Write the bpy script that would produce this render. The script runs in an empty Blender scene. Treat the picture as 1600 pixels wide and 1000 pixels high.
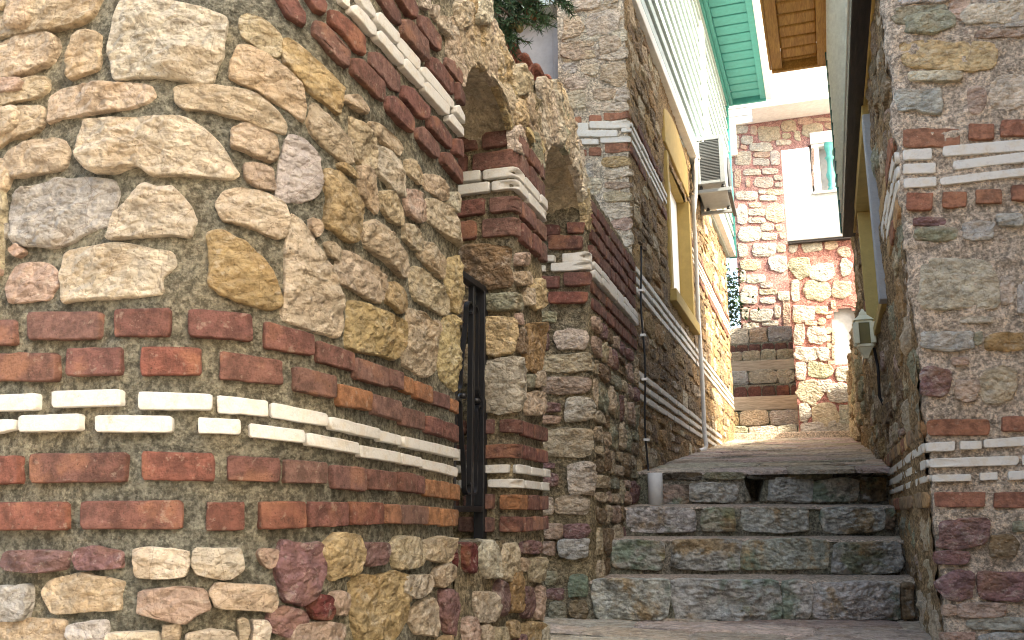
import bpy, math, random
import numpy as np
from mathutils import Vector, Matrix

# ------------------------------------------------------------------ camera, sky, sun, exposure
SC = bpy.context.scene
COL = SC.collection
FPX = 1358.0                      # focal length in photograph pixels (1600 wide)
PITCH = math.atan(303 / FPX)
YAW = math.radians(18.22)
Fv = np.array([-math.sin(YAW) * math.cos(PITCH), math.cos(YAW) * math.cos(PITCH), math.sin(PITCH)])
Rv = np.array([math.cos(YAW), math.sin(YAW), 0.0])
Uv = np.cross(Rv, Fv)
cam_d = bpy.data.cameras.new('camera'); cam = bpy.data.objects.new('camera', cam_d); COL.objects.link(cam)
cam.matrix_world = Matrix(((Rv[0], Uv[0], -Fv[0], 0), (Rv[1], Uv[1], -Fv[1], 0), (Rv[2], Uv[2], -Fv[2], 0), (0, 0, 0, 1)))
cam_d.sensor_width = 36; cam_d.lens = 36 * FPX / 1600; cam_d.clip_start = 0.05; cam_d.clip_end = 600
SC.camera = cam

SUN_DIR = np.array([0.93, -0.37]) / np.hypot(0.93, 0.37)      # plan direction towards the sun
SUN_EL = math.radians(37)
world = bpy.data.worlds.new('World'); SC.world = world; world.use_nodes = True
wn = world.node_tree; bg = wn.nodes['Background']
sky = wn.nodes.new('ShaderNodeTexSky'); sky.sky_type = 'NISHITA'; sky.sun_disc = False
sky.sun_elevation = SUN_EL; sky.sun_rotation = math.atan2(SUN_DIR[0], SUN_DIR[1])
sky.dust_density = 4.0; sky.air_density = 1.0; sky.ozone_density = 1.0
wn.links.new(sky.outputs[0], bg.inputs[0]); bg.inputs[1].default_value = 0.15
sun_d = bpy.data.lights.new('sun', 'SUN'); sun_d.energy = 2.0; sun_d.angle = math.radians(0.5); sun_d.color = (1.0, 0.93, 0.82)
sun = bpy.data.objects.new('sun', sun_d); COL.objects.link(sun)
sv = Vector((SUN_DIR[0] * math.cos(SUN_EL), SUN_DIR[1] * math.cos(SUN_EL), math.sin(SUN_EL)))
sun.rotation_euler = sv.to_track_quat('Z', 'Y').to_euler(); sun.location = sv * 30
vs = SC.view_settings
vs.view_transform = 'Standard'; vs.look = 'None'; vs.exposure = 2.6; vs.gamma = 1.0
vs.use_curve_mapping = False
try:
    vs.use_white_balance = True; vs.white_balance_temperature = 7450; vs.white_balance_tint = 5
except Exception:
    pass
try:
    SC.cycles.max_bounces = 6; SC.cycles.diffuse_bounces = 4; SC.cycles.use_denoising = True; SC.cycles.filter_width = 1.1
except Exception:
    pass

# ------------------------------------------------------------------ geometry helpers
def ray(x, y):
    return FPX * Fv + (x - 800) * Rv - (y - 500) * Uv
def on_y(x, y, Y):
    r = ray(x, y); return r * (Y / r[1])
def on_z(x, y, Z):
    r = ray(x, y); return r * (Z / r[2])

def _hash(ix, iy, seed):
    n = (ix.astype(np.int64) * 374761393 + iy.astype(np.int64) * 668265263 + int(seed) * 982451653) & 0x7fffffff
    n = ((n ^ (n >> 13)) * 1274126177) & 0x7fffffff
    n = n ^ (n >> 16)
    return (n & 0xffff) / 65535.0
def vnoise(x, y, seed=0):
    x = np.asarray(x, float); y = np.asarray(y, float)
    ix = np.floor(x); iy = np.floor(y); fx = x - ix; fy = y - iy
    fx = fx * fx * (3 - 2 * fx); fy = fy * fy * (3 - 2 * fy)
    a = _hash(ix, iy, seed); b = _hash(ix + 1, iy, seed); c = _hash(ix, iy + 1, seed); d = _hash(ix + 1, iy + 1, seed)
    return (a * (1 - fx) + b * fx) * (1 - fy) + (c * (1 - fx) + d * fx) * fy - 0.5
def fbm(x, y, seed=0, octv=4, gain=0.55):
    r = 0; a = 1.0; f = 1.0
    for i in range(octv):
        r = r + a * vnoise(x * f, y * f, seed + i * 17); a *= gain; f *= 2.03
    return r

class Surf:
    """A vertical wall face over a plan curve; outside is to the right of travel."""
    def __init__(self, pts, rad):
        P = [np.array(p, float) for p in pts]; out = [P[0]]
        for i in range(1, len(P) - 1):
            r = rad[i] if isinstance(rad, (list, tuple)) else rad
            a = P[i - 1] - P[i]; b = P[i + 1] - P[i]; la = np.hypot(*a); lb = np.hypot(*b); a /= la; b /= lb
            ang = math.acos(max(-1, min(1, float(a @ b))))
            if r < 1e-4 or abs(math.pi - ang) < 0.02:
                out.append(P[i]); continue
            d = r / math.tan(ang / 2); bis = (a + b) / np.hypot(*(a + b)); c = P[i] + bis * (r / math.sin(ang / 2))
            p0 = P[i] + a * d; p1 = P[i] + b * d
            t0 = math.atan2(*(p0 - c)[::-1]); t1 = math.atan2(*(p1 - c)[::-1]); dt = (t1 - t0 + math.pi) % (2 * math.pi) - math.pi
            n = max(6, int(abs(dt) * r / 0.015))
            for k in range(n + 1):
                t = t0 + dt * k / n; out.append(c + r * np.array([math.cos(t), math.sin(t)]))
        out.append(P[-1])
        # subdivide the straights
        q = [out[0]]
        for p in out[1:]:
            L = np.hypot(*(p - q[-1])); n = max(1, int(L / 0.05)); s = q[-1]
            for k in range(1, n + 1): q.append(s + (p - s) * k / n)
        self.p = np.array(q); seg = np.diff(self.p, axis=0); L = np.hypot(seg[:, 0], seg[:, 1])
        keep = np.r_[True, L > 1e-6]; self.p = self.p[keep]; seg = np.diff(self.p, axis=0); L = np.hypot(seg[:, 0], seg[:, 1])
        self.s = np.r_[0, np.cumsum(L)]; t = seg / L[:, None]
        nn = np.stack([t[:, 1], -t[:, 0]], 1); self.nseg = nn
        nv = np.vstack([nn[:1], (nn[:-1] + nn[1:]), nn[-1:]]); self.n = nv / np.hypot(nv[:, 0], nv[:, 1])[:, None]
        self.len = self.s[-1]
    def at(self, s, z, h):
        s = np.asarray(s, float); x = np.interp(s, self.s, self.p[:, 0]); y = np.interp(s, self.s, self.p[:, 1])
        over = np.where(s < 0, s, np.where(s > self.len, s - self.len, 0))
        t0 = self.p[1] - self.p[0]; t0 = t0 / np.hypot(*t0); t1 = self.p[-1] - self.p[-2]; t1 = t1 / np.hypot(*t1)
        x = x + np.where(over < 0, over * t0[0], over * t1[0]); y = y + np.where(over < 0, over * t0[1], over * t1[1])
        nx = np.interp(s, self.s, self.n[:, 0]); ny = np.interp(s, self.s, self.n[:, 1])
        return np.stack([x + nx * h, y + ny * h, np.asarray(z, float) + 0 * x], -1)
    def un(self, px, py):
        r = ray(px, py); d = r[:2]; best = None
        for i in range(len(self.p) - 1):
            a = self.p[i]; e = self.p[i + 1] - a
            if d @ self.nseg[i] >= 0: continue
            den = d[0] * e[1] - d[1] * e[0]
            if abs(den) < 1e-9: continue
            t = (a[0] * e[1] - a[1] * e[0]) / den; u = (a[0] * d[1] - a[1] * d[0]) / den
            if t > 0 and -1e-6 <= u <= 1 + 1e-6 and (best is None or t < best[0]): best = (t, self.s[i] + u * (self.s[i + 1] - self.s[i]))
        if best is None:       # just past the silhouette: nearest point by bearing
            ang = np.arctan2(self.p[:, 0], self.p[:, 1]); a0 = math.atan2(d[0], d[1])
            face = (self.p * self.n).sum(1) < 0.02
            dif = np.abs(ang - a0) + (~face) * 10; i = int(np.argmin(dif)); dist = np.hypot(*self.p[i]); return self.s[i], r[2] * dist / np.hypot(*d)
        return best[1], r[2] * best[0]

class Plane:
    """A flat patch: origin + s*u + z*v + h*n."""
    def __init__(self, o, u, v):
        self.o = np.array(o, float); self.u = np.array(u, float); self.v = np.array(v, float)
        self.u /= np.linalg.norm(self.u); self.v /= np.linalg.norm(self.v); self.n = np.cross(self.u, self.v)
    def at(self, s, z, h):
        s = np.asarray(s, float)[..., None]; z = np.asarray(z, float)[..., None]; h = (np.asarray(h, float) + 0 * s[..., 0])[..., None]
        return self.o + s * self.u + z * self.v + h * self.n
    def un(self, px, py):
        r = ray(px, py); t = (self.o @ self.n) / (r @ self.n); p = r * t - self.o
        return float(p @ self.u), float(p @ self.v)

def link(name, verts, faces, mat, parent=None, smooth=True, loc=None, color=None):
    verts = np.asarray(verts, float)
    if loc is None: loc = (verts.min(0) + verts.max(0)) / 2
    loc = np.asarray(loc, float)
    me = bpy.data.meshes.new(name); me.from_pydata((verts - loc).tolist(), [], faces if isinstance(faces, list) else faces.tolist())
    if smooth: me.shade_smooth()
    me.materials.append(mat)
    o = bpy.data.objects.new(name, me); COL.objects.link(o); o.location = loc
    if color is not None: o.color = (color[0], color[1], color[2], 1)
    if parent is not None:
        o.parent = parent; o.matrix_parent_inverse = parent.matrix_basis.inverted() if False else Matrix.Translation(-Vector(parent['_w'] if '_w' in parent else parent.location))
        o['_w'] = list(map(float, loc))
    return o
def thing(name, label, cat, loc, group=None, kind=None):
    o = bpy.data.objects.new(name, None); COL.objects.link(o); o.location = loc; o.empty_display_size = 0.1
    return tag(o, label, cat, group, kind)
def tag(o, label=None, cat=None, group=None, kind=None):
    if label: o['label'] = label
    if cat: o['category'] = cat
    if group: o['group'] = group
    if kind: o['kind'] = kind
    return o

def grid_faces(nu, nv):
    i = np.arange(nu - 1)[:, None] * nv + np.arange(nv - 1)[None, :]
    return np.stack([i, i + nv, i + nv + 1, i + 1], -1).reshape(-1, 4)
def face_sheet(name, surf, s0, s1, z0, z1, res, mat, parent, amp=0.004, base=0.0, seed=1, zlow=None, holes=()):
    """Uneven mortar face of a wall; zlow(s) clips the bottom, holes=(s0,s1,z0,z1) are left open."""
    nu = max(2, int((s1 - s0) / res) + 1); nv = max(2, int((z1 - z0) / res) + 1)
    S, Z = np.meshgrid(np.linspace(s0, s1, nu), np.linspace(z0, z1, nv), indexing='ij')
    hole = np.zeros_like(S, bool)
    for a, b, c, d in holes:
        for ax, (lo, hi) in ((S, (a, b)), (Z, (c, d))):
            for val in (lo, hi):        # snap the nearest grid lines onto the opening's edge
                near = np.abs(ax - val) < res * 0.5; ax[near] = val
        hole |= (S > a + 1e-6) & (S < b - 1e-6) & (Z > c + 1e-6) & (Z < d - 1e-6)
    H = base + amp * 1.6 * fbm(S * 7, Z * 7, seed, 3) + amp * fbm(S * 35, Z * 35, seed + 5, 3)
    V = surf.at(S, Z, H).reshape(-1, 3); Fc = grid_faces(nu, nv)
    hm = hole.reshape(-1)
    if hm.any(): Fc = Fc[~hm[Fc].any(1)]
    return link(name, V, Fc.tolist(), mat, parent)

def box_mesh(b):
    x0, x1, y0, y1, z0, z1 = b
    v = [(x0, y0, z0), (x1, y0, z0), (x1, y1, z0), (x0, y1, z0), (x0, y0, z1), (x1, y0, z1), (x1, y1, z1), (x0, y1, z1)]
    f = [[0, 3, 2, 1], [4, 5, 6, 7], [0, 1, 5, 4], [1, 2, 6, 5], [2, 3, 7, 6], [3, 0, 4, 7]]
    return v, f
def bevel(o, w, seg=2):
    m = o.modifiers.new('bevel', 'BEVEL'); m.width = w; m.segments = seg; m.limit_method = 'ANGLE'; return o
def box(name, b, mat, parent=None, bev=0.0, color=None):
    v, f = box_mesh(b); o = link(name, v, f, mat, parent, smooth=False, color=color)
    if bev: bevel(o, bev)
    return o
def prism(name, pts, z0, z1, mat, parent=None, bev=0.0, color=None):
    """Plan polygon (counter-clockwise) raised from z0 to z1."""
    n = len(pts); v = [(p[0], p[1], z0) for p in pts] + [(p[0], p[1], z1) for p in pts]
    f = [list(range(n))[::-1], list(range(n, 2 * n))] + [[i, (i + 1) % n, n + (i + 1) % n, n + i] for i in range(n)]
    o = link(name, v, f, mat, parent, smooth=False, color=color)
    if bev: bevel(o, bev)
    return o
def slab(name, surf, poly, h0, h1, mat, parent=None, bev=0.0, color=None):
    """Polygon in a surface's own (s, z), thick from h0 to h1."""
    p = np.array(poly, float); n = len(p)
    if 0.5 * np.sum(p[:, 0] * np.roll(p[:, 1], -1) - np.roll(p[:, 0], -1) * p[:, 1]) < 0: p = p[::-1]
    v = np.vstack([surf.at(p[:, 0], p[:, 1], h0), surf.at(p[:, 0], p[:, 1], h1)])
    f = [list(range(n))[::-1], list(range(n, 2 * n))] + [[i, (i + 1) % n, n + (i + 1) % n, n + i] for i in range(n)]
    o = link(name, v, f, mat, parent, smooth=False, color=color)
    if bev: bevel(o, bev)
    return o
def rect(s0, s1, z0, z1): return [(s0, z0), (s1, z0), (s1, z1), (s0, z1)]
def tube_mesh(path, r, n=10, cap=True):
    P = [Vector(p) for p in path]; V = []; Fc = []
    rr = r if isinstance(r, (list, tuple)) else [r] * len(P); up = None
    for i, p in enumerate(P):
        t = (P[min(i + 1, len(P) - 1)] - P[max(i - 1, 0)]).normalized()
        if up is None: up = Vector((0, 0, 1)) if abs(t.z) < 0.9 else Vector((1, 0, 0))
        a = t.cross(up).normalized(); up = a.cross(t).normalized()
        for k in range(n):
            an = 2 * math.pi * k / n; V.append(tuple(p + (a * math.cos(an) + up * math.sin(an)) * rr[i]))
    for i in range(len(P) - 1):
        for k in range(n):
            Fc.append([i * n + k, i * n + (k + 1) % n, (i + 1) * n + (k + 1) % n, (i + 1) * n + k])
    if cap: Fc.append(list(range(n))); Fc.append(list(range((len(P) - 1) * n, len(P) * n))[::-1])
    return V, Fc
def tube(name, path, r, mat, parent=None, n=10, color=None):
    v, f = tube_mesh(path, r, n); return link(name, v, f, mat, parent, color=color)
def join(name, meshes, mat, parent=None, smooth=False, color=None):
    V = []; Fc = []
    for v, f in meshes:
        k = len(V); V += [tuple(q) for q in v]; Fc += [[i + k for i in q] for q in f]
    return link(name, V, Fc, mat, parent, smooth=smooth, color=color)
def lathe(name, c, prof, mat, parent=None, n=16, color=None):
    V = []; Fc = []
    for r, z in prof:
        for k in range(n): V.append((c[0] + r * math.cos(2 * math.pi * k / n), c[1] + r * math.sin(2 * math.pi * k / n), c[2] + z))
    for i in range(len(prof) - 1):
        for k in range(n): Fc.append([i * n + k, i * n + (k + 1) % n, (i + 1) * n + (k + 1) % n, (i + 1) * n + k])
    Fc.append(list(range(n))[::-1]); Fc.append([(len(prof) - 1) * n + k for k in range(n)])
    return link(name, V, Fc, mat, parent, color=color)

# ------------------------------------------------------------------ materials
class NT:
    def __init__(self, name, rough=0.85, spec=0.3):
        self.m = bpy.data.materials.new(name); self.m.use_nodes = True; self.t = self.m.node_tree
        self.b = self.t.nodes['Principled BSDF']; self.b.inputs['Roughness'].default_value = rough
        self.b.inputs['Specular IOR Level'].default_value = spec
        self.geo = self.t.nodes.new('ShaderNodeNewGeometry').outputs['Position']
        oi = self.t.nodes.new('ShaderNodeObjectInfo'); self.col = oi.outputs['Color']; self.rnd = oi.outputs['Random']
    def put(self, sock, v):
        if isinstance(v, bpy.types.NodeSocket): self.t.links.new(v, sock)
        elif isinstance(v, (tuple, list)) and len(v) == 3 and sock.type == 'RGBA': sock.default_value = (*v, 1)
        else: sock.default_value = v
    def math(self, op, a, b=0.0, clamp=False):
        n = self.t.nodes.new('ShaderNodeMath'); n.operation = op; n.use_clamp = clamp; self.put(n.inputs[0], a); self.put(n.inputs[1], b); return n.outputs[0]
    def map(self, scale=(1, 1, 1), vec=None, off=None):
        n = self.t.nodes.new('ShaderNodeMapping'); self.put(n.inputs[0], vec or self.geo); n.inputs[3].default_value = scale
        if off is not None: n.inputs[1].default_value = off
        return n.outputs[0]
    def noise(self, scale, detail=5, rough=0.6, vec=None, w=None, dist=0.0):
        n = self.t.nodes.new('ShaderNodeTexNoise'); n.noise_dimensions = '4D' if w is not None else '3D'
        self.put(n.inputs['Vector'], vec or self.geo); n.inputs['Scale'].default_value = scale; n.inputs['Detail'].default_value = detail
        n.inputs['Roughness'].default_value = rough; n.inputs['Distortion'].default_value = dist
        if w is not None: self.put(n.inputs['W'], w)
        return n.outputs['Fac']
    def vor(self, scale, feature='F1', vec=None, out='Distance'):
        n = self.t.nodes.new('ShaderNodeTexVoronoi'); n.feature = feature; self.put(n.inputs['Vector'], vec or self.geo); n.inputs['Scale'].default_value = scale; return n.outputs[out]
    def wave(self, scale, dist=4, vec=None, detail=3):
        n = self.t.nodes.new('ShaderNodeTexWave'); self.put(n.inputs['Vector'], vec or self.geo); n.inputs['Scale'].default_value = scale
        n.inputs['Distortion'].default_value = dist; n.inputs['Detail'].default_value = detail; return n.outputs['Fac']
    def warp(self, amt, scale=30):
        n = self.t.nodes.new('ShaderNodeTexNoise'); n.inputs['Scale'].default_value = scale; n.inputs['Detail'].default_value = 4; self.put(n.inputs['Vector'], self.geo)
        a = self.scale(n.outputs['Color'], amt); m = self.t.nodes.new('ShaderNodeVectorMath'); m.operation = 'ADD'; self.put(m.inputs[0], self.geo); self.put(m.inputs[1], a); return m.outputs[0]
    def ramp(self, v, a, b, lo=0.0, hi=1.0):
        n = self.t.nodes.new('ShaderNodeMapRange'); self.put(n.inputs[0], v); n.inputs[1].default_value = a; n.inputs[2].default_value = b
        n.inputs[3].default_value = lo; n.inputs[4].default_value = hi; n.interpolation_type = 'SMOOTHSTEP'; return n.outputs[0]
    def mix(self, f, a, b, mode='MIX'):
        n = self.t.nodes.new('ShaderNodeMix'); n.data_type = 'RGBA'; n.blend_type = mode; self.put(n.inputs[0], f); self.put(n.inputs[6], a); self.put(n.inputs[7], b); return n.outputs[2]
    def scale(self, c, f):
        n = self.t.nodes.new('ShaderNodeVectorMath'); n.operation = 'SCALE'; self.put(n.inputs[0], c); self.put(n.inputs[3], f); return n.outputs[0]
    def bump(self, h, dist, strength=1.0, prev=None):
        n = self.t.nodes.new('ShaderNodeBump'); n.inputs['Distance'].default_value = dist; n.inputs['Strength'].default_value = strength; self.put(n.inputs['Height'], h)
        if prev is not None: self.put(n.inputs['Normal'], prev)
        return n.outputs[0]
    def done(self, color, normal=None, rough=None):
        self.put(self.b.inputs['Base Color'], color)
        if normal is not None: self.put(self.b.inputs['Normal'], normal)
        if rough is not None: self.put(self.b.inputs['Roughness'], rough)
        return self.m

def mat_stone(name, stain=(0.42, 0.25, 0.10), contrast=1.0, bumpd=0.010):
    n = NT(name, 0.85, 0.25); w = n.math('MULTIPLY', n.rnd, 60.0)
    big = n.noise(7, 4, 0.6, w=w); mid = n.noise(26, 8, 0.68, w=w, dist=0.4); fine = n.noise(130, 6, 0.7)
    strat = n.noise(14, 6, 0.65, vec=n.map((1, 1, 1.9)), w=w, dist=0.6)
    c = n.scale(n.col, n.ramp(mid, 0.34, 0.66, 1 - 0.50 * contrast, 1 + 0.28 * contrast))
    c = n.mix(n.ramp(big, 0.50, 0.64, 0, 0.45), c, n.mix(0.6, n.col, stain))
    c = n.mix(n.ramp(strat, 0.46, 0.36, 0, 0.55 * contrast), c, n.mix(0.75, n.col, (0.07, 0.045, 0.03)))
    c = n.mix(n.ramp(strat, 0.54, 0.64, 0, 0.5), c, n.mix(0.5, n.col, (0.72, 0.66, 0.56)))
    c = n.mix(n.ramp(fine, 0.42, 0.33, 0, 0.6), c, (0.09, 0.065, 0.045))
    c = n.mix(n.ramp(n.vor(9, 'DISTANCE_TO_EDGE', vec=n.map((1, 1, 1.4))), 0.012, 0.0, 0, 0.35), c, (0.12, 0.07, 0.04))
    chip = n.vor(34, 'F1', vec=n.map((1, 1, 1.5), vec=n.warp(0.02))); chip2 = n.vor(95, 'F1')
    c = n.mix(n.ramp(n.noise(75, 6, 0.75, w=w), 0.46, 0.36, 0, 0.45 * contrast), c, n.mix(0.8, n.col, (0.10, 0.06, 0.035)))
    c = n.mix(n.ramp(n.noise(48, 6, 0.7, w=w), 0.55, 0.66, 0, 0.5), c, n.mix(0.55, n.col, (0.80, 0.74, 0.64)))
    h2 = n.math('ADD', n.math('MULTIPLY', chip, -0.9), n.math('MULTIPLY', chip2, -0.30))
    h = n.math('ADD', h2, n.math('MULTIPLY', strat, 1.2)) if False else n.math('ADD', n.math('ADD', h2, n.math('MULTIPLY', strat, 1.4)), n.math('ADD', n.math('MULTIPLY', mid, 1.1), n.math('MULTIPLY', fine, 0.35)))
    return n.done(c, n.bump(h, bumpd * 2.2, 1.0))
def mat_brick(name):
    n = NT(name, 0.82, 0.25); w = n.math('MULTIPLY', n.rnd, 60.0)
    big = n.noise(10, 4, 0.6, w=w); mid = n.noise(45, 7, 0.65, w=w); fine = n.noise(170, 5, 0.7)
    c = n.scale(n.col, n.ramp(mid, 0.34, 0.66, 0.60, 1.28))
    c = n.mix(n.ramp(big, 0.52, 0.66, 0, 0.6), c, n.mix(0.55, n.col, (0.46, 0.22, 0.12)))
    c = n.mix(n.ramp(big, 0.46, 0.34, 0, 0.55), c, n.mix(0.7, n.col, (0.05, 0.025, 0.022)))
    c = n.mix(n.ramp(n.noise(60, 4, 0.6, w=w), 0.58, 0.68, 0, 0.38), c, (0.40, 0.32, 0.25))
    c = n.mix(n.ramp(fine, 0.40, 0.32, 0, 0.7), c, (0.04, 0.025, 0.02))
    h = n.math('ADD', n.math('MULTIPLY', mid, 0.8), n.math('MULTIPLY', fine, 0.35))
    return n.done(c, n.bump(h, 0.014, 1.0))
def mat_marble(name, base=(0.575, 0.565, 0.53)):
    n = NT(name, 0.55, 0.35); w = n.math('MULTIPLY', n.rnd, 60.0)
    v = n.noise(9, 6, 0.6, w=w, dist=2.5); mid = n.noise(40, 5, 0.6, w=w)
    c = n.mix(n.ramp(n.math('ABSOLUTE', n.math('SUBTRACT', v, 0.5)), 0.02, 0.0, 0, 0.28), base, (0.30, 0.28, 0.27))
    c = n.mix(n.ramp(mid, 0.47, 0.64, 0, 0.5), c, (0.55, 0.48, 0.37))
    c = n.mix(n.ramp(n.noise(24, 7, 0.75), 0.56, 0.68, 0, 0.6), c, (0.33, 0.27, 0.19))
    return n.done(c, n.bump(n.noise(120, 4), 0.002, 0.8))
def mat_mortar(name, a, b, grain=1.0, dirt=(0.10, 0.075, 0.045)):
    n = NT(name, 0.95, 0.12)
    big = n.noise(3.2, 5, 0.6); mid = n.noise(28, 8, 0.72); fine = n.noise(190, 5, 0.75); peb = n.vor(150); peb2 = n.vor(48)
    c = n.mix(n.ramp(big, 0.38, 0.62), a, b)
    grit = n.noise(75, 5, 0.7)
    c = n.scale(c, n.ramp(mid, 0.34, 0.66, 0.72, 1.25)); c = n.scale(c, n.ramp(grit, 0.38, 0.62, 0.55, 1.45))
    c = n.mix(n.ramp(peb, 0.30, 0.15, 0, 0.38), c, n.scale(c, n.ramp(fine, 0.3, 0.7, 0.5, 2.2)))
    c = n.mix(n.ramp(peb2, 0.18, 0.09, 0, 0.6), c, n.scale(n.mix(0.0, (0.40, 0.35, 0.27), (0.4, 0.35, 0.27)), n.ramp(big, .3, .7, .5, 1.4)))
    c = n.mix(n.ramp(n.noise(17, 7, 0.7), 0.44, 0.36, 0, 0.42), c, dirt)
    h = n.math('ADD', n.math('ADD', n.math('MULTIPLY', mid, 1.3), n.math('MULTIPLY', grit, 0.9)), n.math('ADD', n.math('MULTIPLY', fine, 0.55), n.math('MULTIPLY', peb, 0.35)))
    return n.done(c, n.bump(h, 0.020 * grain, 1.0))
def mat_paint(name, base, dirt=0.35, rough=0.55, dcol=(0.25, 0.21, 0.16), bumpd=0.0015, speck=0.0):
    n = NT(name, rough, 0.4); big = n.noise(2.5, 6, 0.65); mid = n.noise(16, 6, 0.65)
    c = n.scale(n.mix(0.0, base, base), n.ramp(mid, 0.2, 0.8, 0.86, 1.08))
    c = n.mix(n.ramp(big, 0.55, 0.8, 0, dirt), c, dcol)
    c = n.mix(n.ramp(n.noise(55, 5, 0.7), 0.62, 0.75, 0, speck), c, dcol)
    return n.done(c, n.bump(n.noise(90, 5, 0.7), bumpd, 0.8))
def mat_wood(name, base, dark, axis=(9, 0.9, 9)):
    n = NT(name, 0.5, 0.4); w = n.math('MULTIPLY', n.rnd, 40.0)
    g = n.noise(6, 6, 0.65, vec=n.map(axis), w=w, dist=1.2); k = n.noise(5, 3, 0.5, w=w)
    c = n.mix(n.ramp(g, 0.35, 0.65), dark, base); c = n.mix(n.ramp(k, 0.66, 0.76, 0, 0.7), c, n.scale(n.mix(0.0, dark, dark), 0.45))
    return n.done(c, n.bump(g, 0.003, 0.7))

STONE = mat_stone('stone', contrast=.62); STONE_FLUSH = mat_stone('weathered_stone', contrast=.8, bumpd=0.008)
PINKSTONE = mat_stone('pale_stone', stain=(0.60, 0.46, 0.33), contrast=0.6, bumpd=0.006)
def mat_step(name):
    n = NT(name, 0.85, 0.25); w = n.math('MULTIPLY', n.rnd, 60.0)
    mid = n.noise(30, 8, 0.7, w=w, dist=.3); strat = n.noise(12, 6, 0.65, vec=n.map((1, 1, 1.8)), w=w, dist=.5); fine = n.noise(130, 6, .7)
    c = n.scale(n.col, n.ramp(mid, .34, .66, .55, 1.3))
    for k, (sc_, col, a, b, f) in enumerate((((3.1), (.20, .29, .20), .54, .64, .75), (4.2, (.46, .32, .16), .53, .63, .8), (5.0, (.12, .105, .08), .56, .66, .75), (6.5, (.60, .62, .60), .55, .66, .7), (3.6, (.21, .24, .13), .57, .66, .7))):
        c = n.mix(n.ramp(n.noise(sc_, 5, .65, w=n.math('ADD', w, k * 7.3), dist=.4), a, b, 0, f), c, n.scale(n.mix(0.0, col, col), n.ramp(mid, .34, .66, .6, 1.35)))
    c = n.mix(n.ramp(fine, .42, .33, 0, .6), c, (.07, .06, .045))
    h = n.math('ADD', n.math('MULTIPLY', strat, 1.4), n.math('ADD', n.math('MULTIPLY', mid, 1.1), n.math('SUBTRACT', n.math('MULTIPLY', fine, .35), n.math('MULTIPLY', n.vor(30, vec=n.map((1, 1, 1.5), vec=n.warp(.02))), .9))))
    return n.done(c, n.bump(h, .022, 1.0))
STEPSTONE = mat_step('step_stone')
BRICK = mat_brick('brick'); MARBLE = mat_marble('marble')
MORTAR_L = mat_mortar('mortar_left', (0.215, 0.21, 0.17), (0.28, 0.25, 0.18), dirt=(0.11, 0.09, 0.06))
MORTAR_G = mat_mortar('mortar_garden', (0.31, 0.25, 0.155), (0.25, 0.22, 0.16))
MORTAR_H = mat_mortar('mortar_house', (0.40, 0.285, 0.165), (0.31, 0.215, 0.125), dirt=(0.12, 0.075, 0.04))
MORTAR_R = mat_mortar('mortar_right', (0.62, 0.515, 0.41), (0.53, 0.44, 0.35), grain=.75, dirt=(0.26, 0.20, 0.155))
MORTAR_S = mat_mortar('mortar_steps', (0.33, 0.295, 0.235), (0.24, 0.235, 0.17), dirt=(0.05, 0.045, 0.03))
MORTAR_P = mat_mortar('mortar_pink', (0.35, 0.19, 0.178), (0.40, 0.245, 0.23), grain=0.6, dirt=(0.30, 0.15, 0.135))
MORTAR_P2 = mat_mortar('mortar_red', (0.33, 0.145, 0.13), (0.39, 0.20, 0.18), grain=0.6, dirt=(0.26, 0.09, 0.07))
MORTAR_C = mat_mortar('mortar_cream', (0.60, 0.53, 0.43), (0.53, 0.46, 0.365), grain=0.8, dirt=(0.24, 0.18, 0.13))
PAVING = mat_mortar('paving', (0.56, 0.46, 0.375), (0.49, 0.41, 0.335), grain=0.6, dirt=(0.13, 0.10, 0.075))
WHITE = mat_paint('white_paint', (0.80, 0.80, 0.78), 0.12, 0.6, (0.55, 0.52, 0.47))
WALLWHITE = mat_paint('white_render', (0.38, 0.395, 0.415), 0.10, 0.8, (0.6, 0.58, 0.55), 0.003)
SIDING = mat_paint('pale_green_siding', (0.43, 0.52, 0.52), 0.22, 0.55, (0.32, 0.42, 0.41))
BAYSIDING = mat_paint('bay_siding', (0.84, 0.88, 0.83), 0.22, 0.55, (0.5, 0.6, 0.52))
TEAL = mat_paint('teal_paint', (0.05, 0.285, 0.26), 0.25, 0.5, (0.05, 0.22, 0.2))
GREENTRIM = mat_paint('dark_green_paint', (0.02, 0.10, 0.085), 0.2, 0.5, (0.03, 0.05, 0.05))
TURQ = mat_paint('turquoise_paint', (0.10, 0.42, 0.38), 0.2, 0.45, (0.2, 0.4, 0.35))
YELLOW = mat_paint('yellow_paint', (0.44, 0.31, 0.105), 0.35, 0.8, (0.30, 0.20, 0.08), 0.003, 0.4)
GREYREND = mat_paint('grey_render', (0.34, 0.35, 0.36), 0.35, 0.9, (0.2, 0.19, 0.17), 0.004, 0.5)
BLACK = mat_paint('black_iron', (0.012, 0.012, 0.014), 0.3, 0.42, (0.05, 0.035, 0.025), 0.001)
DARKWOOD = mat_wood('dark_wood', (0.030, 0.022, 0.020), (0.010, 0.008, 0.008))
BROWNWOOD = mat_wood('brown_wood', (0.60, 0.34, 0.09), (0.40, 0.19, 0.045))
OLDWOOD = mat_wood('old_wood', (0.58, 0.47, 0.36), (0.34, 0.27, 0.20), axis=(0.9, 9, 14))
PLASTIC = mat_paint('white_plastic', (0.66, 0.67, 0.67), 0.25, 0.45, (0.4, 0.38, 0.33))
ACGREY = mat_paint('grey_metal', (0.36, 0.395, 0.42), 0.25, 0.45, (0.3, 0.3, 0.28))
FINS = mat_paint('dark_fins', (0.06, 0.065, 0.07), 0.2, 0.5, (0.12, 0.11, 0.1))
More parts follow.
